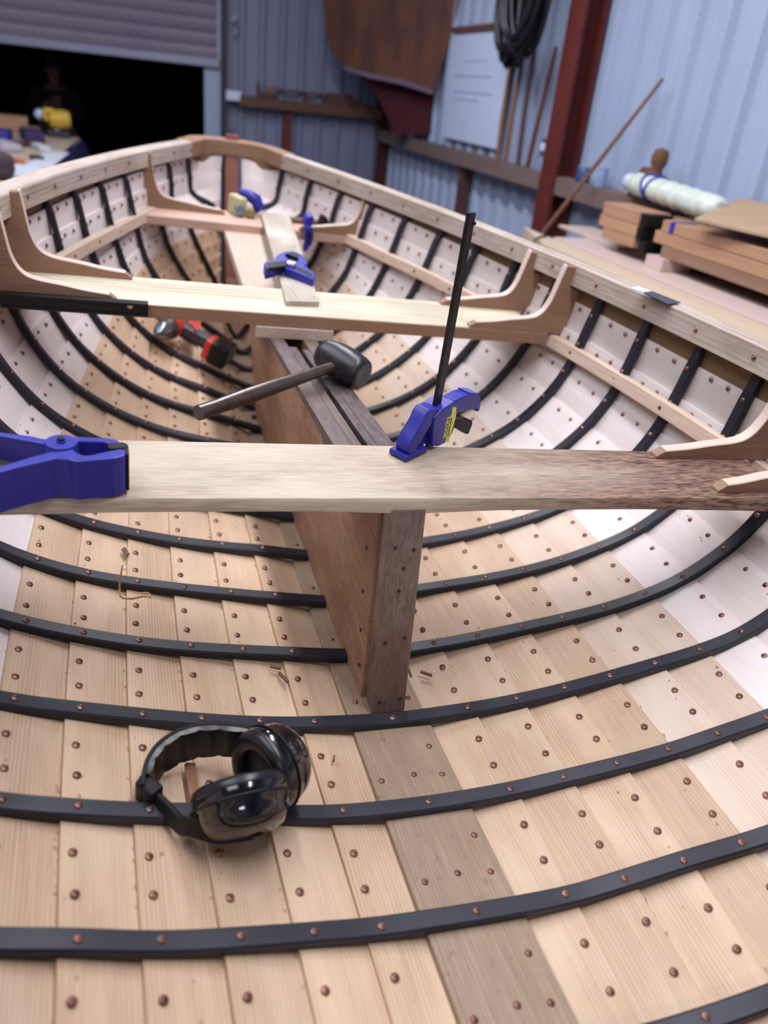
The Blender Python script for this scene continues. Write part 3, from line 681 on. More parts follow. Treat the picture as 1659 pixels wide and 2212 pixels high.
# small brass and blue clamp end --------------------------------------------
tl=Thing('c_clamp','small brass and steel clamp with a blue handle on the forward thwart','clamp',bz(525,475,2.0))
q=bz(520,470,2.0); 
tl.part('pad_block',MB().box(q+Vector((-.05,.25,.18)),(.1,.22,.18),Euler((0,0,.4)).to_matrix()),plain('khaki_pad',(176,166,128),.6),bev=.006)
tl.part('roller',MB().lathe([(0,.05),(.09,.05),(.11,.02),(.11,-.15)],q+Vector((-.03,.02,.13)),(-.1,-1,.15),18),M_steel,smooth=40)
tl.part('roller',MB().lathe([(0,.05),(.07,.05),(.09,.02),(.09,-.15)],q+Vector((.2,.02,.1)),(-.1,-1,.15),18),M_brass,smooth=40)
tl.part('handle',MB().tube([q+Vector((.0,.4,.4)),q+Vector((.15,.35,.38)),q+Vector((.32,.3,.3)),q+Vector((.42,.28,.12))],[.07,.11,.13,.1],12),M_blue,smooth=60)
# black steel channel along the middle thwart ------------------------------
ch=Thing('sash_clamp','black steel channel bar with one hole lying against the middle thwart at left','clamp bar',(-2.8,9.4,2.3))
x0,x1=-3.72,-2.03
def chan(x):
    z=2.385-.0*(x-x0); return [(x,9.36,z-.17),(x,9.36,z),(x,9.47,z),(x,9.47,z-.02),(x,9.40,z-.02),(x,9.40,z-.15),(x,9.47,z-.15),(x,9.47,z-.17)]
bar=ch.part('channel',MB().sweep([[Vector(p) for p in chan(x)] for x in (x0,-3,-2.5,x1)]),M_steelb,bev=.0008)
ch.part('edge_bead',MB().box((( x0+x1)/2,9.352,2.37),((x1-x0)/2,.012,.014)),M_steelb,par=bar)
ch.part('edge_bead',MB().box(((x0+x1)/2,9.352,2.23),((x1-x0)/2,.012,.014)),M_steelb,par=bar)
ch.part('hole',MB().lathe([(0,.004),(.034,.004),(.034,-.01)],by(281,661,9.36),(0,-1,0),20),plain('hole_light',(196,176,160),.7),par=bar)
# cordless drill --------------------------------------------------------------
dn=Vector((.30,0,.95)).normalized(); dp=Vector((-1.5,12.7,.62))
def dq(px,py,o=0): return onb(px,py,dp,dn)+dn*o
tip=dq(335,724); noz=dq(352,712); bk=dq(428,672); ax=(bk-tip).normalized()
dr=Thing('cordless_drill','red and black cordless drill lying on the left floor strakes forward of the trunk','drill',dp)
L1=(bk-tip).length
dr.part('chuck',MB().lathe([(0,.0),(.03,.0),(.035,.12),(.07,.14),(.13,.26),(.155,.32),(.155,.50),(.14,.54)],tip,ax,20),plain('chuck_metal',(130,132,140),.3,.9),smooth=40)
bd=dr.part('motor_housing',MB().lathe([(.14,.50),(.19,.56),(.2,.8),(.2,1.1),(.17,1.22),(0,1.25)],tip,ax,20,sx=1,sy=1),M_grey,smooth=40)
dr.part('red_band',MB().lathe([(.206,.62),(.21,.66),(.21,.98),(.2,1.06)],tip,ax,20),M_red,par=bd,smooth=40)
hs_=tip+ax*.95; he=dq(458,742); hdv=(he-hs_).normalized(); sdv=hdv.cross(dn).normalized()
dr.part('handle',MB().sweep([[hs_+hdv*a+sdv*(.13*w)*c+dn*(.12*w)*s_ for c,s_ in ((-1,-.6),(-.6,-1),(.6,-1),(1,-.6),(1,.6),(.6,1),(-.6,1),(-1,.6))] for a,w in ((.05,1.1),(.3,.95),(.7,.85),(1.0,1.0),((he-hs_).length,1.2))]),M_grey,smooth=40)
dr.part('grip_inlay',MB().prism([dq(x,y,.12) for x,y in ((398,690),(425,680),(432,705),(420,730),(405,712))],dn*.02),M_red,bev=.002)
dr.part('trigger',MB().box(hs_+hdv*.3-sdv*.15,(.07,.07,.06),Matrix((sdv,hdv,dn)).transposed()),M_black,bev=.004)
bc=dq(468,757); Mx=Matrix((sdv,hdv,dn)).transposed()
dr.part('battery',MB().box(bc+hdv*.1,(.30,.17,.2),Mx),M_black,bev=.008)
dr.part('battery_shoe',MB().box(bc-hdv*.12,(.24,.07,.18),Mx),M_red,bev=.006)
# dark paper strip on the right gunwale
zg=P(12,7.4).z+.150
cdt=Thing('paper_card','small shiny black card with a white end lying on the right gunwale','card',bz(1430,645,zg))
cdt.part('black_half',MB().prism([bz(x,y,zg) for x,y in ((1391,634),(1409,631),(1470,655),(1441,658))],(0,0,.012)),plain('black_card',(52,48,54),.3))
cdt.part('white_half',MB().prism([bz(x,y,zg) for x,y in ((1360,623),(1379,620),(1407,631),(1389,633))],(0,0,.012)),plain('white_card',(200,206,205),.3))
# sawdust and crumbs caught along the laps
M_saw=plain('sawdust',(176,140,108),.9,0,.5,400,(96,68,54))
mb=MB(); rnd=random.Random(3)
def on_skin(k,y,f):
    a=E(k,y) ; b=E(k+1,y) if k>=0 else E(k-1,y); sg=1 if k>=0 else -1
    t2=(b-a); n=Vector((-t2.z*sg,0,t2.x*sg)).normalized(); q=a+t2*f; q=q-n*PT*(1-f); return q,n
for i in range(2600):
    k=rnd.choice([-7,-6,-5,-4,-3,-2,-1,1,2,3,4,5,6,7]); y=rnd.uniform(.8,11); lap=rnd.random()<.85
    q,n=on_skin(k,y,rnd.uniform(.0,.06)*(1) if lap else rnd.uniform(.1,.95)); h=rnd.uniform(.006,.016)*(1 if lap else .6)
    mb.box(q+n*h*.6,(h*rnd.uniform(.6,1.5),h*rnd.uniform(.6,2.0),h*.6),Euler((0,0,rnd.uniform(0,3))).to_matrix())
single('sawdust','sawdust and wood crumbs scattered along the laps of the floor strakes','sawdust',(0,4,.5),mb,M_saw)['kind']='stuff'
# ================================================================ THE SHED
def Wp(x,y,z): return (x,y,z)
M_conc=plain('concrete',(120,112,106),.85,0,.6,3,(90,84,80))
M_tin=plain('blue_grey_sheet_steel',(160,172,198),.5,.0,.35,1.5,(140,152,180))
M_tin2=plain('grey_sheet_steel',(124,130,156),.5,.0,.35,1.5,(106,112,138))
M_door=plain('mauve_roller_slats',(128,118,136),.45,0,.4,2,(110,100,120))
M_dark=plain('night_ground',(10,9,9),.95)
M_red_st=plain('red_oxide_steel',(96,32,26),.6,0,.5,6,(70,24,22))
M_girt=wood('dusty_girt',(128,108,104),(82,66,64),along='y',contrast=.6,lines=.2,dirt=.4)
M_girtx=wood('brown_shelf',(104,72,54),(64,42,34),along='x',contrast=.6,lines=.2)
M_ceil=plain('ceiling_board',(150,150,158),.8)
struct('floor',MB().box((-1,3,-.05),(4.2,8,.05)),M_conc)
struct('ceiling',MB().box((-1,2,3.85),(3.2,5.2,.05)),M_ceil)
XR=2.08; YD=7.0
def corr(x0,x1,fixed,axis,z0,z1,pitch=.19,dep=.028,sgn=-1):
    pts=[]; x=x0
    while x<x1:
        for d,h in ((0,0),(.62,0),(.70,1),(.90,1),(1.0,0)):
            xx=x+d*pitch
            if xx<=x1+1e-6: pts.append((xx,h*dep*sgn))
            # small stiffener
            if axis=='y' and d==0 and xx+.3*pitch<x1: pts+= [(xx+.27*pitch,0),(xx+.30*pitch,.004*sgn),(xx+.33*pitch,0)]
        x+=pitch
    mb=MB(); vs=[]
    for a,h in pts:
        for z in (z0,z1):
            vs.append((a,fixed+h,z) if axis=='x' else (fixed+h,a,z))
    n=len(pts); mb.add(vs,[(2*i,2*i+2,2*i+3,2*i+1) for i in range(n-1)])
    # backing so the wall has thickness
    back=fixed-sgn*.02
    c=[(x0,back),(x1,back)]
    if axis=='x': mb.box(((x0+x1)/2,back-sgn*.01,(z0+z1)/2),((x1-x0)/2,.008,(z1-z0)/2))
    else: mb.box((back-sgn*.01,(x0+x1)/2,(z0+z1)/2),(.008,(x1-x0)/2,(z1-z0)/2))
    return mb
struct('wall_right',corr(-3.2,YD,XR,'y',0,3.8),M_tin)
struct('wall_far',corr(.73,XR,YD,'x',0,3.8,pitch=.155),M_tin2)
struct('wall_far',MB().box((-3.1,YD,1.9),(.95,.03,1.9)),M_tin2)
struct('wall_far',MB().box((-.75,YD,3.35),(1.48,.03,.45)),M_tin2)
struct('wall_left',MB().box((-4.1,2,1.9),(.03,5.1,1.9)),M_tin2)
struct('wall_back',MB().box((-1,-3.15,1.9),(3.1,.03,1.9)),M_tin2)
# roller door, half raised: curtain of horizontal slats
rg=MB(); prof=[]; z=1.735
while z<3.0:
    for d,h in ((0,0),(.018,.012),(.055,.016),(.072,.012),(.088,0)): prof.append((YD-.03-h,z+d))
    z+=.09
vs=[]
for y,zz in prof: vs+=[(-2.15,y,zz),(.665,y,zz)]
n=len(prof); rg.add(vs,[(2*i,2*i+1,2*i+3,2*i+2) for i in range(n-1)]); rg.box((-.735,YD-.0,2.37),(1.415,.012,.64))
dr_=Thing('door_1',None,None,(-.7,YD,1.7),'w'); dr_.o['kind']='structure'
dr_.part('slat_curtain',rg,M_door)
dr_.part('bottom_rail',MB().box((-.735,YD-.045,1.715),(1.42,.022,.028)),plain('door_rail',(150,152,172),.3,.6),bev=.004)
dr_.part('guide_rail',MB().box((.635,YD-.012,1.45),(.062,.012,1.45)),M_tin,bev=.004)
dr_.part('guide_rail',MB().box((-2.2,YD-.05,1.45),(.06,.05,1.45)),M_tin,bev=.004)
struct('trim_1',MB().box((.72,YD-.045,1.7),(.022,.05,1.7)),plain('dark_trim',(52,42,56),.6))
# ground outside and the night behind
struct('ground',MB().box((-2,12.5,-.06),(9,5.4,.05)),M_dark)
struct('wall_outside',MB().box((-2,15,2),(9,.05,2.2)),M_dark)
# steel column on the right wall
def ibeam(cx,cy,w,d,z0,z1,mb):
    mb.box((cx-d/2,cy,(z0+z1)/2),(.008,w/2,(z1-z0)/2)); mb.box((cx+d/2,cy,(z0+z1)/2),(.008,w/2,(z1-z0)/2)); mb.box((cx,cy,(z0+z1)/2),(d/2,.006,(z1-z0)/2)); return mb
single('steel_column','red oxide steel column standing against the right wall by the hanging hoses','column',(XR-.13,3.75,0),ibeam(XR-.075,3.78,.15,.10,0,3.78,MB()),M_red_st,'w')
single('steel_column','dark red corner post under the brown panel at the shed corner','column',(XR-.06,YD-.1,0),MB().box((XR-.02,YD-.09,1.9),(.085,.05,1.88)),plain('dark_red_paint',(66,12,20),.6),'w')
# girts
struct('trim_2',MB().box((XR-.075,2.0,1.335),(.045,4.9,.04)),M_girt)
struct('trim_3',MB().box((1.42,YD-.09,1.485),(.59,.05,.035)),M_girtx)
struct('trim_4',MB().box((1.21,YD-.06,.72),(.035,.03,.72)),M_red_st)
struct('trim_5',MB().box((XR-.06,5.03,.65),(.03,.03,.64)),plain('brown_stud',(82,50,50),.7))
# white socket box and clutter on the far shelf
b=Thing('junction_box','white plastic junction box at the left end of the far shelf','junction box',(.79,YD-.1,1.49),'w')
b.part('case',MB().box((.785,YD-.09,1.51),(.058,.04,.036)),plain('white_plastic',(200,205,225),.5),bev=.006)
b.part('lid',MB().box((.785,YD-.134,1.51),(.05,.004,.03)),plain('white_plastic_lid',(210,214,230),.4),bev=.003)
M_br=plain('brown_clutter',(86,56,46),.7,0,.6,20,(54,36,34))
p=Thing('hand_plane','brown wooden hand plane standing on the far shelf near its left end','plane',(1.0,YD-.1,1.52),'w')
p.part('body',MB().box((1.04,YD-.1,1.54),(.075,.03,.02)),M_br,bev=.004); p.part('tote',MB().prism([(.965,YD-.11,1.555),(.99,YD-.11,1.555),(.985,YD-.11,1.63),(.965,YD-.11,1.62)],(0,.03,0)),M_br,bev=.003)
p.part('knob',MB().lathe([(.012,0),(.012,.02),(.028,.035),(.026,.06),(0,.068)],(1.07,YD-.1,1.555),(0,0,1),14),plain('tan_knob',(168,112,84),.5),smooth=40)
single('timber_offcut','long thin brown batten lying along the far shelf behind the plane','batten',(1.3,YD-.07,1.53),MB().box((1.33,YD-.065,1.585),(.22,.012,.008)).box((1.35,YD-.065,1.545),(.02,.012,.035)),M_br,'w')
single('timber_pile','stepped pile of brown offcuts at the right of the far shelf','offcuts',(1.7,YD-.1,1.52),MB().box((1.69,YD-.1,1.535),(.20,.035,.016)).box((1.66,YD-.1,1.565),(.15,.033,.015)).box((1.63,YD-.1,1.592),(.10,.03,.013)),M_br,'w')
for x,z,l in ((.8,1.95,'silver shackle hook hanging high on the far wall beside the door'),):
    single('hook',l,'hook',(x,YD-.03,z),MB().box((x,YD-.02,z+.07),(.02,.03,.01)).tube([(x-.02,YD-.05,z+.05),(x,YD-.05,z+.075),(x+.02,YD-.05,z+.05),(x+.01,YD-.05,z-.0),(x,YD-.05,z-.04)],.009,8),M_steel,'w',smooth=60)
single('bolt_end','small grey bolt head on a rod sticking up beyond the bow','bolt',(.79,YD-.2,0),MB().tube([(.775,YD-.1,0.0),(.775,YD-.1,1.27)],.01,8).lathe([(0,.03),(.022,.02),(.022,0)],(.775,YD-.1,1.26),(0,0,1),10),plain('grey_bolt',(110,112,128),.5),'w')
# big brown plywood panel and the dark red cloth hanging in the corner
def fw(px,py,y):
    # vertical plane hung diagonally across the corner; y=6.62 is its face, other values lie in front or behind
    n=Vector((.85,.61,0)).normalized(); pt=Vector((1.39,6.6,0))+n*(y-6.62); d=wdir(px,py)
    return CAMP+d*((pt-CAMP).dot(n)/d.dot(n))
pan=[(698,-40),(1000,-40),(985,40),(962,120),(937,196),(800,158),(742,140),(716,112),(703,60)]
single('hanging_plywood','big brown curved plywood panel hanging in the far corner','panel',(1.8,6.6,2),MB().prism([fw(x,y,6.62) for x,y in pan],(0,.02,0)),wood('brown_ply',(112,72,54),(64,40,36),along='z',contrast=.5,lines=.1,blotch=(60,44,48),bf=.8),'w',bev=.002)
ed=[(744,142),(800,158),(870,172),(937,196),(934,204),(865,182),(796,168),(742,150)]
single('sail_batten','pale curved batten along the lower edge of the brown panel','batten',fw(800,160,6.6),MB().prism([fw(x,y,6.60) for x,y in ed],(0,.015,0)),plain('greyed_batten',(108,92,110),.6),'w')
rc=[(770,152),(865,182),(936,204),(930,290),(850,292),(842,262),(812,200)]
single('red_cloth','dark red cloth hanging under the brown panel in the shed corner','cloth',fw(850,230,6.7),MB().prism([fw(x,y,6.72) for x,y in rc],(0,.03,0)),plain('dark_red_cloth',(70,14,26),.9,0,.6,8,(46,12,22)),'w')
# plan sheet
sh=[onw(x,y,x=2.03) for x,y in ((992,77),(1116,55),(1083,322),(967,303))]
zt=2.03; zb=1.425; y0,y1=4.62,5.56
ps=Thing('plan_sheet','large white plan sheet with faint pencil lines pinned to the right wall','plan',(2.03,5.1,1.7),'w')
ps.part('paper',MB().box((2.032,(y0+y1)/2,(zt+zb)/2),(.003,(y1-y0)/2,(zt-zb)/2)),plain('plan_paper',(196,206,234),.7,0,.25,6,(170,182,216)))
M_pen=plain('pencil',(158,170,212),.8)
for z,a,b_,hh in ((1.79,5.45,4.85,.004),(1.70,5.45,4.8,.004),(1.66,5.4,5.0,.003),(1.87,5.3,4.95,.003)):
    ps.part('drawn_line',MB().box((2.0275,(a+b_)/2,z),(.001,abs(a-b_)/2,hh)),M_pen)
ps.part('batten',MB().box((2.025,(y0+y1)/2,zt+.012),(.012,(y1-y0)/2+.01,.016)),plain('brown_batten',(104,62,56),.6))
# hoses
M_hose=plain('black_hose',(26,22,32),.35,0,.4,30,(50,46,60))
def coil(name,label,cy,z0,rx,rz,n,x=1.98):
    pts=[]
    for i in range(n*20+1):
        a=2*math.pi*i/20; k=i/20; r1=rx*(.72+.3*(math.sin(k*2.3)*.5+.5)); r2=rz*(.75+.25*(math.cos(k*1.7)*.5+.5))
        pts.append((x-.06+.045*math.sin(k*1.9),cy+r1*math.sin(a)+.02*math.sin(k),z0-r2*math.cos(a)+.0))
    return single(name,label,'hose',(x,cy,z0),MB().tube(pts,.0125,7).tube([(XR,cy,z0+rz-.03),(x-.11,cy,z0+rz-.03)],.012,8),M_hose,'w',smooth=70)
coil('hose_coil','black hose coil hanging beside the plan sheet, left one of the two',4.40,2.14,.14,.31,10)
coil('hose_coil','thick black hose coil hanging nearest the red column',4.08,2.17,.18,.30,15,1.885)
for i,(yt,yb,c,l) in enumerate(((4.60,4.52,(120,84,48),'yellowish pole next to the plan sheet'),(4.46,4.41,(128,82,56),'thin tan pole, second from the plan sheet'),(4.33,4.24,(70,44,44),'dark brown pole, third from the plan sheet'),(4.09,4.12,(96,54,44),'reddish brown pole nearest the switch box'))):
    mb=MB().tube([(2.0,yb,1.375),(2.01,(yt+yb)/2,1.62),(2.03,yt,1.93)],[.014,.014,.010],8)
    single('wooden_pole',l+' leaning on the right wall','pole',(2.0,yb,1.375),mb,plain('pole%d'%i,c,.6,0,.4),'w',group='poles under the hoses',smooth=60)
sb=Thing('switch_box','grey metal switch box with a white switch below the hose coils','switch',(2.03,3.93,1.49),'w')
sb.part('case',MB().box((2.02,3.93,1.485),(.03,.06,.042)),plain('grey_box',(74,82,106),.5),bev=.004)
sb.part('switch',MB().box((1.987,3.955,1.487),(.006,.022,.018)),plain('white_switch',(205,212,232),.4),bev=.003)
sb.part('conduit',MB().tube([(2.03,3.92,1.52),(2.03,3.92,2.6)],.012,8),plain('conduit',(112,124,156),.5),smooth=60)
# leaning stick
a=onw(1432,170,x=2.02); b_=onw(1190,482,x=1.83)
single('leaning_stick','long thin brown stick leaning against the right wall beyond the wood stack','stick',b_,MB().tube([a,(a+b_)/2,b_,b_+(b_-a)*.35],[.007,.010,.011,.011],8),plain('stick_brown',(128,88,72),.7,0,.3),'w',smooth=60)
# rail clutter
def jar(name,label,cat,px,py,r,h,mat,n=18,lidm=None):
    q=onw(px,py,z=1.375); q.x=min(q.x,XR-.09); q.y=q.y; t=Thing(name,label,cat,q,'w')
    t.part('body',MB().lathe([(0,0),(r,0),(r*1.02,h*.1),(r,h*.9),(r*.9,h),(0,h)],q,(0,0,1),n),mat,smooth=40)
    t.part('lid',MB().lathe([(r*.95,h),(r*.95,h*1.12),(0,h*1.13)],q,(0,0,1),n),lidm or mat,smooth=40)
jar('paint_tin','blue tin standing on the right wall rail past the red column','tin',1305,398,.032,.06,plain('blue_tin',(58,84,132),.4,.3),lidm=plain('tin_lid',(110,130,160),.4))
jar('glass_jar','pale translucent jar on the right wall rail beside the blue tin','jar',1345,408,.025,.07,plain('pale_jar',(140,160,196),.3))
jar('white_jar','white jar on the rail at the shed corner','jar',890,298,.035,.07,plain('white_jar',(170,178,204),.4))
jar('small_tin','small dark blue tin on the rail between the white jar and the plan','tin',921,298,.025,.045,plain('navy_tin',(50,62,98),.4))
jar('dark_lump','small dark round pot on the rail just left of the plan','pot',952,303,.03,.03,plain('dark_pot',(50,42,54),.6))
# turned wooden offcut on the rail
q=onw(1368,402,z=1.40); q.x=1.92
t=Thing('turned_post','brown turned wooden post end standing on the right wall rail','wood block',(1.93,2.97,1.38),'w')
t.part('block',MB().prism([(1.93,3.03,1.375),(1.93,2.90,1.375),(1.93,2.885,1.475),(1.93,2.96,1.495),(1.93,2.99,1.46)],(.05,0,0)),wood('brown_block',(112,74,50),(70,44,34),along='z'),bev=.003)
t.part('turned_knob',MB().lathe([(.028,0),(.022,.02),(.03,.035),(.033,.06),(.026,.085),(0,.095)],(1.955,2.90,1.475),(0,-.12,1),16),wood('brown_block2',(120,84,56),(76,50,36),along='z'),smooth=50)
# ---------------------------------------------------------------- wood stack right of the boat
M_pl1=wood('pale_yellow_board',(202,182,158),(168,142,118),along='y',contrast=.4,lines=.4,line=40)
M_pl2=wood('pinkish_board',(204,182,174),(172,146,136),along='y',contrast=.35,lines=.2)
M_bm=wood('warm_beam',(182,142,112),(140,104,80),along='y',contrast=.5,lines=.35,line=60)
M_bm2=wood('greyed_beam',(150,118,96),(112,84,70),along='y',contrast=.5,lines=.4)
# bench carrying the stack
bn=Thing('workbench','plain workbench beside the boat carrying the stack of boards','bench',(1.78,1.2,0),'w')
bn.part('top',MB().box((1.78,1.0,1.045),(.27,2.1,.03)),M_bm2)
for x in (1.56,1.98):
    for y in (-1,1,2.9): bn.part('leg',MB().box((x,y,.5),(.035,.035,.515)),M_bm2)
def board(label,x0,x1,y0,y1,z0,z1,mat,name='board',cat='board',group=None,end=0,**k):
    c=[(x0,y0,z0),(x1,y0,z0),(x1,y1,z0),(x0,y1-end,z0),(x0,y0,z1),(x1,y0,z1),(x1,y1,z1),(x0,y1-end,z1)]
    return single(name,label,cat,((x0+x1)/2,(y0+y1)/2,z0),MB().hexa(c),mat,'w',group=group,bev=.002,**k)
board('long pale yellow board on the bench nearest the right gunwale',1.52,1.635,-1,3.30,1.075,1.195,M_pl1,end=.42)
board('pinkish white board lying behind the yellow board under the brown beams',1.64,1.98,-1,3.08,1.075,1.20,M_pl2,end=.05)
board('thin offcut board behind the pinkish board at its far end',1.80,1.97,2.8,3.3,1.2005,1.213,M_pl2)
for i,(a,b_,z0,z1,l,mt) in enumerate(((2.50,.035,1.242,1.278,'bottom beam of the near brown stack on the boards',M_bm2),(2.56,0,1.280,1.320,'middle beam of the near brown stack',M_bm),(2.53,0,1.322,1.358,'top beam of the near brown stack with blue tape on its end',M_bm))):
    board(l,1.755,1.85,-1,a,z0,z1,mt,'beam','beam',end=.04)
for i,(a,z0,z1,l) in enumerate(((2.84,1.242,1.278,'bottom of the short far beams behind the black spacers'),(2.88,1.280,1.320,'middle of the short far beams behind the black spacers'),(2.87,1.322,1.366,'top of the short far beams behind the black spacers'))):
    board(l,1.73,1.86,2.60,a,z0,z1,M_bm,'beam','beam',end=.02)
for i,(y,z) in enumerate(((2.575,1.342),(2.59,1.296),(2.55,1.254))):
    single('spacer_block','black square spacer block between the beam ends, '+('upper','middle','lower')[i]+' one','spacer',(1.75,y,z),MB().box((1.785,y,z),(.05,.02,.020)),M_black,'w')
board('greyed plank lying on top of the brown beam stack',1.855,1.97,-1,2.58,1.242,1.362,M_bm2)
single('beam_bearer','short pale bearer block under the near brown beams','bearer',(1.75,2.42,1.2),MB().box((1.79,2.45,1.221),(.06,.05,.020)),M_pl2,'w')
single('tape','strip of blue tape wrapped over the top brown beam','tape',(1.72,2.42,1.34),MB().box((1.754,2.43,1.341),(.001,.012,.017)).box((1.80,2.43,1.359),(.046,.012,.001)),plain('blue_tape',(44,50,150),.5),'w')
# rolled bundle in plastic
rl=Thing('wrapped_roll','pale green plastic-wrapped roll with blue tape lying on the beam stack','roll',(1.88,2.6,1.42),'w')
p0=Vector((1.93,2.98,1.43)); p1=Vector((1.87,2.36,1.415)); rg=[]
M_plas=plain('pale_plastic',(196,206,190),.35,0,.8,25,(224,230,228),bs=.8)
pts=[p0+(p1-p0)*i/24 for i in range(25)]
rr=[.02]+[.047+.002*math.sin(i*1.9)+.002*math.sin(i*4.1) for i in range(1,24)]+[.03]
rl.part('wrapping',MB().tube(pts,rr,14,sy=.9),M_plas,smooth=60)
rl.part('tied_end',MB().lathe([(0,-.06),(.025,-.05),(.034,-.03),(.03,-.005),(.034,.015),(.02,.03)],p0+Vector((0,.03,0)),(p0-p1),14),plain('white_plastic_end',(206,214,226),.3,bs=.5,var=.5,vs=60),smooth=60)
for f,tw in ((.22,.5),(.27,-.4)):
    c=p0+(p1-p0)*f; rl.part('blue_tape',MB().tube([c+Vector((.051*math.cos(a),tw*.05*math.sin(a),.048*math.sin(a))) for a in [2*math.pi*i/16 for i in range(17)]],.005,6),plain('roll_tape%d'%int(f*100),(44,52,160),.5))
# sheet of brown board on top
z=1.385; A_=onw(1500,477,z=1.39); B_=onw(1600,433,x=2.03); C_=onw(1659,514,z=1.39); C_=C_+(C_-A_)*4; q=[A_,C_,B_+(C_-A_),B_]
single('plywood_sheet','flat brown hardboard sheet lying on top of the stack by the wall','sheet',(1.85,1.5,z),MB().prism(q,(0,0,.008)),plain('brown_hardboard',(176,146,116),.8,0,.3,8),'w')
# strap over the yellow board
st=[Vector((1.515,2.93,1.10)),Vector((1.515,2.95,1.195)),Vector((1.56,3.0,1.2)),Vector((1.65,3.08,1.2)),Vector((1.70,3.12,1.2))]
single('cord','thin dark cord looped over the end of the pale yellow board','cord',st[1],MB().tube(st,.004,6),M_black,'w')
# ---------------------------------------------------------------- bench at left with clutter
tb=Thing('worktable','cluttered worktable with pale top and blue cover beyond the left gunwale','table',(-.9,5.3,0),'w')
tb.part('top',MB().hexa([(-1.6,3.6,1.10),(-.52,3.6,1.10),(-.32,6.6,1.10),(-1.6,6.6,1.10),(-1.6,3.6,1.15),(-.44,3.6,1.15),(-.34,6.6,1.15),(-1.6,6.6,1.15)]),wood('table_top',(196,176,160),(150,130,120),along='y'),bev=.004)
tb.part('blue_cover',MB().hexa([(-.50,3.9,.5),(-.30,3.9,.5),(-.06,6.55,.5),(-.3,6.55,.5),(-.50,3.9,1.13),(-.43,3.9,1.13),(-.31,6.58,1.13),(-.36,6.58,1.13)]),plain('navy_cover',(38,36,92),.7,0,.5,6,(26,24,60)))
for x in (-1.5,-.55):
    for y in (3.8,6.4): tb.part('leg',MB().box((x,y,.55),(.04,.04,.55)),M_bm2)
TZ=1.152
def tabox(name,label,cat,px,py,hx,hy,hz_,mat,rz=0,bev=.003):
    q=onw(px,py,z=TZ); q.z=TZ+hz_
    return single(name,label,cat,(q.x,q.y,TZ),MB().box(q,(hx,hy,hz_),Euler((0,0,rz)).to_matrix()),mat,'w',bev=bev)
M_pap=plain('white_paper',(206,210,222),.7,0,.4,12,(180,176,184))
tabox('paper_sheet','white paper sheet on the worktable at its right edge','paper',105,345,.06,.42,.003,M_pap,-.05)
tabox('paper_sheet','nearer white paper on the worktable behind the left gunwale','paper',40,372,.10,.25,.004,M_pap,.05)
tabox('paper_sheet','crumpled white sheet beside the dark strip on the worktable','paper',88,322,.03,.12,.012,M_pap,.3)
tabox('tool_bag','dark purple tool pouch at the far side of the worktable','pouch',70,303,.06,.16,.03,plain('purple_pouch',(58,36,92),.7,0,.4,20),.2,.01)
tabox('blue_box','small blue case at the left of the worktable','case',5,302,.05,.12,.03,plain('blue_case',(54,50,140),.5),0,.006)
tabox('wood_block','pale brown timber block across the far end of the worktable','timber',22,283,.12,.10,.05,M_bm,.1)
tabox('wood_block','grey-brown timber along the far edge of the worktable','timber',66,290,.055,.08,.025,M_bm2,.2)
tabox('rag','crumpled pale rag at the left of the worktable','rag',8,322,.06,.15,.02,plain('rag',(176,168,180),.9,0,.6,30),.4,.01)
tabox('dark_strip','dark brown strip of wood across the middle of the worktable','strip',52,316,.03,.10,.012,M_br,-.5)
tabox('pencil_box','small grey pencil case on the white paper','pencil case',80,345,.025,.05,.01,M_grey,.4)
tabox('orange_marker','orange marker lying on the white paper','marker',38,350,.02,.04,.008,plain('orange',(190,110,84),.5),.6,.002)
# power tool, yellow
q=onw(125,296,z=TZ); q.z=TZ
yt=Thing('power_tool','yellow and black power tool standing at the far corner of the worktable','power tool',q,'w')
M_yt=plain('yellow_tool',(214,172,60),.45,0,.4,40,(170,130,40))
yt.part('motor',MB().lathe([(0,-.07),(.05,-.065),(.062,-.03),(.062,.03),(.05,.065),(0,.07)],q+Vector((.02,0,.11)),(1,.2,.05),20),M_yt,smooth=50)
yt.part('handle',MB().tube([q+Vector((-.05,0,.10)),q+Vector((-.075,0,.13)),q+Vector((-.07,0,.16)),q+Vector((-.02,0,.16))],.02,10),M_yt,smooth=60)
yt.part('base',MB().box(q+Vector((.01,0,.02)),(.07,.05,.02)),M_grey,bev=.004)
yt.part('collar',MB().lathe([(.03,0),(.035,.03),(.03,.05)],q+Vector((0,0,.03)),(0,0,1),14),M_steel,smooth=40)
q2=onw(90,292,z=TZ); q2.z=TZ
lm=Thing('lamp_glass','small pale round glass on a dark stand beside the yellow power tool','lamp',q2,'w')
lm.part('stand',MB().tube([q2,q2+Vector((0,0,.10))],.012,8),M_black,smooth=60)
lm.part('globe',MB().lathe([(0,-.036),(.02,-.03),(.034,-.012),(.036,0),(.034,.012),(.02,.03),(0,.036)],q2+Vector((0,0,.13)),(0,0,1),16),plain('pale_glass',(190,210,240),.2),smooth=60)
q=onw(-5,395,z=TZ); tabox('cap','dark brown peaked cap on the near end of the worktable','cap',0,385,.06,.08,.05,plain('dark_cap',(62,50,54),.9),0,.03)
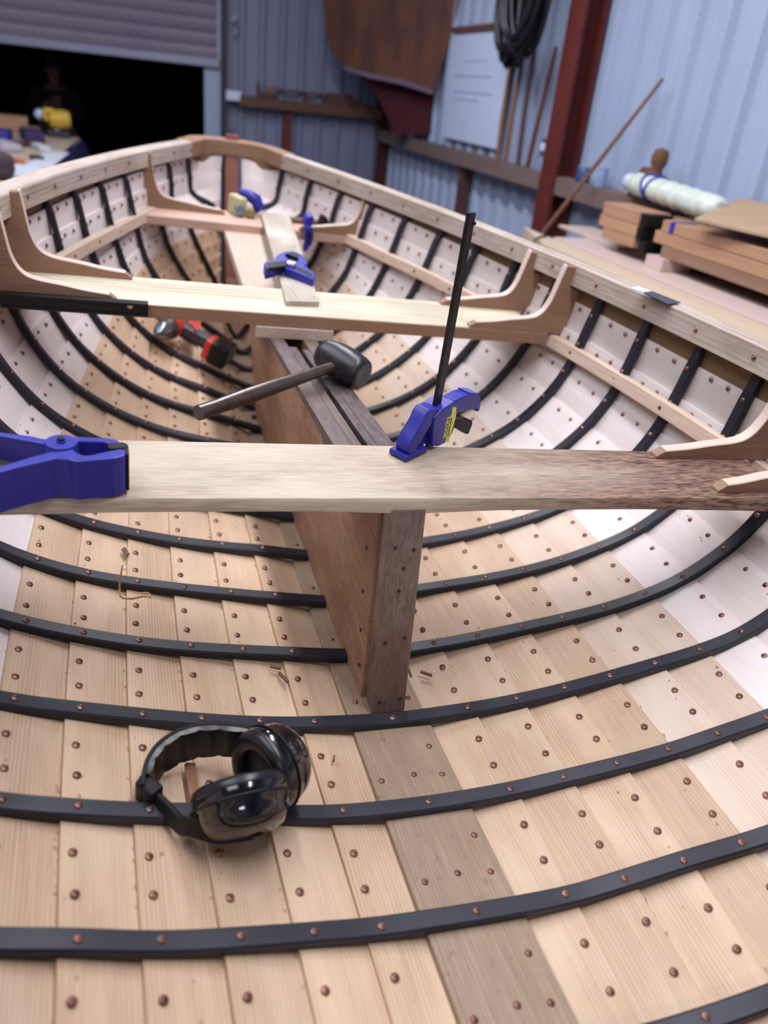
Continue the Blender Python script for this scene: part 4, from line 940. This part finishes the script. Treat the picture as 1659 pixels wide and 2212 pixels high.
# ---------------------------------------------------------------- person outside the door
PX,PY=-.72,10.0
pe=Thing('person','person in dark jacket and khaki apron beyond the door, hands raised to the chest','person',(PX,PY,0),'w')
def skinm(name,verts,edges,rad,mat,par=None,root=0,sub=2):
    me=bpy.data.meshes.new(name); me.from_pydata([Vector(v) for v in verts],edges,[]); me.materials.append(mat)
    o=bpy.data.objects.new(name,me); COL.objects.link(o); o.parent=par
    m=o.modifiers.new('Skin','SKIN'); m.use_smooth_shade=True
    sk=me.skin_vertices[0].data if me.skin_vertices else None
    if sk is None:
        bpy.context.view_layer.objects.active=o; bpy.ops.mesh.customdata_skin_add(); sk=me.skin_vertices[0].data
    for i,r in enumerate(rad): sk[i].radius=(r,r) if not isinstance(r,tuple) else r; sk[i].use_root=(i==root)
    s_=o.modifiers.new('Sub','SUBSURF'); s_.levels=sub; s_.render_levels=sub
    return o
M_skin=plain('skin',(226,160,150),.6,0,.2); M_jack=plain('dark_jacket',(84,64,84),.9); M_apr=plain('khaki_apron',(150,126,110),.9); M_hair=plain('grey_hair',(96,84,70),.9); M_trou=plain('dark_trousers',(30,28,34),.9)
V=[(0,0,.88),(0,0,1.05),(0,-.01,1.22),(0,0,1.32),(0,-.01,1.38),(0,-.03,1.44),   #0-5 pelvis..neck
   (.17,0,1.30),(.25,-.02,1.08),(.09,-.22,1.16),          # right arm 6-8 (elbow,wrist)
   (-.17,0,1.30),(-.27,-.02,1.08),(-.05,-.22,1.22),        # left 9-11
   (.09,0,.82),(.11,-.02,.46),(.11,.02,.10),(.12,-.12,.05), # leg 12-15
   (-.09,0,.82),(-.11,-.02,.46),(-.11,.02,.10),(-.12,-.12,.05),
   (0,-.045,1.50),(0,-.03,1.56)]
Ed=[(0,1),(1,2),(2,3),(3,4),(4,5),(3,6),(6,7),(7,8),(3,9),(9,10),(10,11),(0,12),(12,13),(13,14),(14,15),(0,16),(16,17),(17,18),(18,19),(5,20),(20,21)]
Rr=[(.15,.11),(.15,.10),(.17,.11),(.12,.09),(.055,.055),(.06,.06),.065,.05,.03,.065,.05,.03,.085,.06,.04,.035,.085,.06,.04,.035,(.075,.09),(.07,.085)]
skinm('body',V,Ed,Rr,M_skin,pe.o)
# clothing as a slightly larger shell
JV=[V[i] for i in (1,2,3,6,7,8,9,10,11)]; JV[5]=(.13,-.17,1.14); JV[8]=(-.09,-.18,1.20)
skinm('jacket',[(0,0,.90)]+JV,[(0,1),(1,2),(2,3),(3,4),(4,5),(5,6),(3,7),(7,8),(8,9)],[(.175,.135),(.175,.13),(.19,.13),(.13,.10),.085,.072,.05,.085,.072,.05],M_jack,pe.o)
skinm('trousers',[(0,0,.90),(.09,0,.82),(.11,-.02,.46),(.11,.02,.12),(-.09,0,.82),(-.11,-.02,.46),(-.11,.02,.12)],[(0,1),(1,2),(2,3),(0,4),(4,5),(5,6)],[(.165,.125),.10,.075,.06,.10,.075,.06],M_trou,pe.o)
ap=MB(); rows=[]
for z,w,y in ((1.16,.08,-.155),(1.08,.14,-.16),(.95,.19,-.165),(.75,.2,-.17),(.55,.2,-.16)):
    rows.append([(x*w,y+.05*x*x,z) for x in [-1,-.5,0,.5,1]])
vs=[p for r in rows for p in r]; ap.add(vs,[(5*i+j,5*i+j+1,5*i+j+6,5*i+j+5) for i in range(4) for j in range(4)])
ao=make('apron',ap,M_apr,par=pe.o); sm=ao.modifiers.new('Solid','SOLIDIFY'); sm.thickness=.008
# face details
hz=1.53
make('hair',MB().lathe([(0,.10),(.05,.09),(.078,.055),(.085,.01),(.08,-.03)],(0,-.025,hz+.02),(0,.25,1),18),M_hair,par=pe.o,smooth=60)
make('nose',MB().lathe([(.006,.03),(.012,0),(.016,-.02),(0,-.03)],(0,-.128,hz-.01),(0,.25,1),8),M_skin,par=pe.o,smooth=60)
for s_ in (-1,1):
    make('eye',MB().lathe([(0,.009),(.009,.006),(.012,0)],(s_*.03,-.115,hz+.012),(0,-1,0),10),M_black,par=pe.o,smooth=60)
    make('ear',MB().lathe([(0,.012),(.018,.008),(.022,0)],(s_*.072,-.03,hz-.005),(s_,0,0),10,sy=1.4),M_skin,par=pe.o,smooth=60)
make('mouth',MB().box((0,-.12,hz-.05),(.022,.004,.005)),plain('lips',(120,60,60),.6),par=pe.o,bev=.002)
for s_,wr in ((1,(.09,-.22,1.16)),(-1,(-.05,-.22,1.22))):
    wr=Vector(wr); d=Vector((-s_*.75,-.25,.35)).normalized(); side=Vector((0,-.8,.6))
    vs=[wr,wr+d*.05]; es=[(0,1)]; rd=[.024,(.03,.022)]
    for k in range(4):
        off=Vector((0,0,.024-.016*k)); ln=(.07,.08,.075,.06)[k]; a=len(vs)
        vs+= [wr+d*.085+off,wr+d*(.085+ln*.5)+off+Vector((0,-.012,0)),wr+d*(.085+ln*.8)+off+Vector((0,.012,-.004))]; es+=[(1,a),(a,a+1),(a+1,a+2)]; rd+=[.0095,.009,.008]
    a=len(vs); vs+=[wr+d*.045+Vector((0,-.03,.03)),wr+d*.075+Vector((0,-.045,.045))]; es+=[(1,a),(a,a+1)]; rd+=[.011,.009]
    skinm('hand',vs,es,rd,M_skin,pe.o,0,1)
# ================================================================ LIGHTS
def tube_light(label,x,y,z,rz,power,L_=1.2,col=(.93,.93,1.0),w=.16):
    t=Thing('tube_light',label,'ceiling light',(x,y,z+.05),'w',group=None)
    R=Euler((0,0,rz)).to_matrix()
    t.part('housing',MB().box((x,y,z+.06),(.07,L_/2+.03,.03),R),plain('lamp_housing',(200,200,205),.5),bev=.005)
    for e in (-.4,.4):
        q=Vector((x,y,z+.09))+R@Vector((0,e*L_,0)); t.part('hanger',MB().tube([q,Vector((q.x,q.y,3.81))],.006,6),M_steelb)
    for sx in (-.035,.035):
        a=Vector((x,y,z+.018))+R@Vector((sx,-L_/2,0)); b=Vector((x,y,z+.018))+R@Vector((sx,L_/2,0))
        t.part('tube',MB().tube([a,b],.013,10),plain('tube_glow',(240,240,255),.5,emit=(235,238,255),es=6),smooth=60)
    ld=bpy.data.lights.new('tube_lamp','AREA'); ld.shape='RECTANGLE'; ld.size=w; ld.size_y=L_; ld.energy=power; ld.color=col
    lo=bpy.data.objects.new('tube_lamp',ld); COL.objects.link(lo); lo.location=(x,y,z-.01); lo.rotation_euler=(0,0,rz)
POW=45
tube_light('twin tube light over the right gunwale, nearest the stern',.70,.7,3.0,0,POW*.75,1.6)
tube_light('twin tube light over the right gunwale, amidships',.70,2.6,3.0,0,POW*.75,1.6)
tube_light('twin tube light over the bow in line with the others',.70,4.5,3.0,0,POW*.5,1.6)
def add_fill(x,y,hx,hy,power,col=(.90,.94,1.0)):  # made-up glowing ceiling panel with an area lamp, added as soft fill
    struct('fill_panel_1',MB().box((x,y,3.785),(hx,hy,.008)),plain('fill_panel_glow',(220,226,240),.5,emit=(215,225,255),es=.8))
    ld=bpy.data.lights.new('fill_light','AREA'); ld.shape='RECTANGLE'; ld.size=2*hx; ld.size_y=2*hy; ld.energy=power; ld.color=col
    lo=bpy.data.objects.new('fill_light',ld); COL.objects.link(lo); lo.location=(x,y,3.77)
add_fill(-1.5,2.0,.9,2.4,POW*2.3)
tube_light('twin tube light at the back of the shed',-.8,-2.3,2.9,math.pi/2,POW*.7,1.5)
wd=bpy.data.worlds.new('World'); SC.world=wd; wd.use_nodes=True; wd.node_tree.nodes['Background'].inputs[0].default_value=(.02,.02,.03,1); wd.node_tree.nodes['Background'].inputs[1].default_value=.05
# ================================================================ CAMERA
cd=bpy.data.cameras.new('camera'); cam=bpy.data.objects.new('camera',cd); COL.objects.link(cam); SC.camera=cam
cam.matrix_world=Matrix.Translation(CAMP)@CAMR.to_4x4()
cd.sensor_fit='VERTICAL'; cd.sensor_height=36; cd.sensor_width=27; cd.lens=36*F/H
cd.clip_start=.02; cd.clip_end=60
cd.dof.use_dof=True
fp=MBOAT@(Vector((.1,5.3,2.2))*S); cd.dof.focus_distance=abs((CAMR.transposed()@(fp-CAMP)).z)
cd.dof.aperture_fstop=cd.lens/1000/(2*.0049)
SC.view_settings.view_transform='Standard'; SC.view_settings.look='None'; SC.view_settings.gamma=1; SC.view_settings.use_curve_mapping=False
SC.view_settings.exposure=0.10
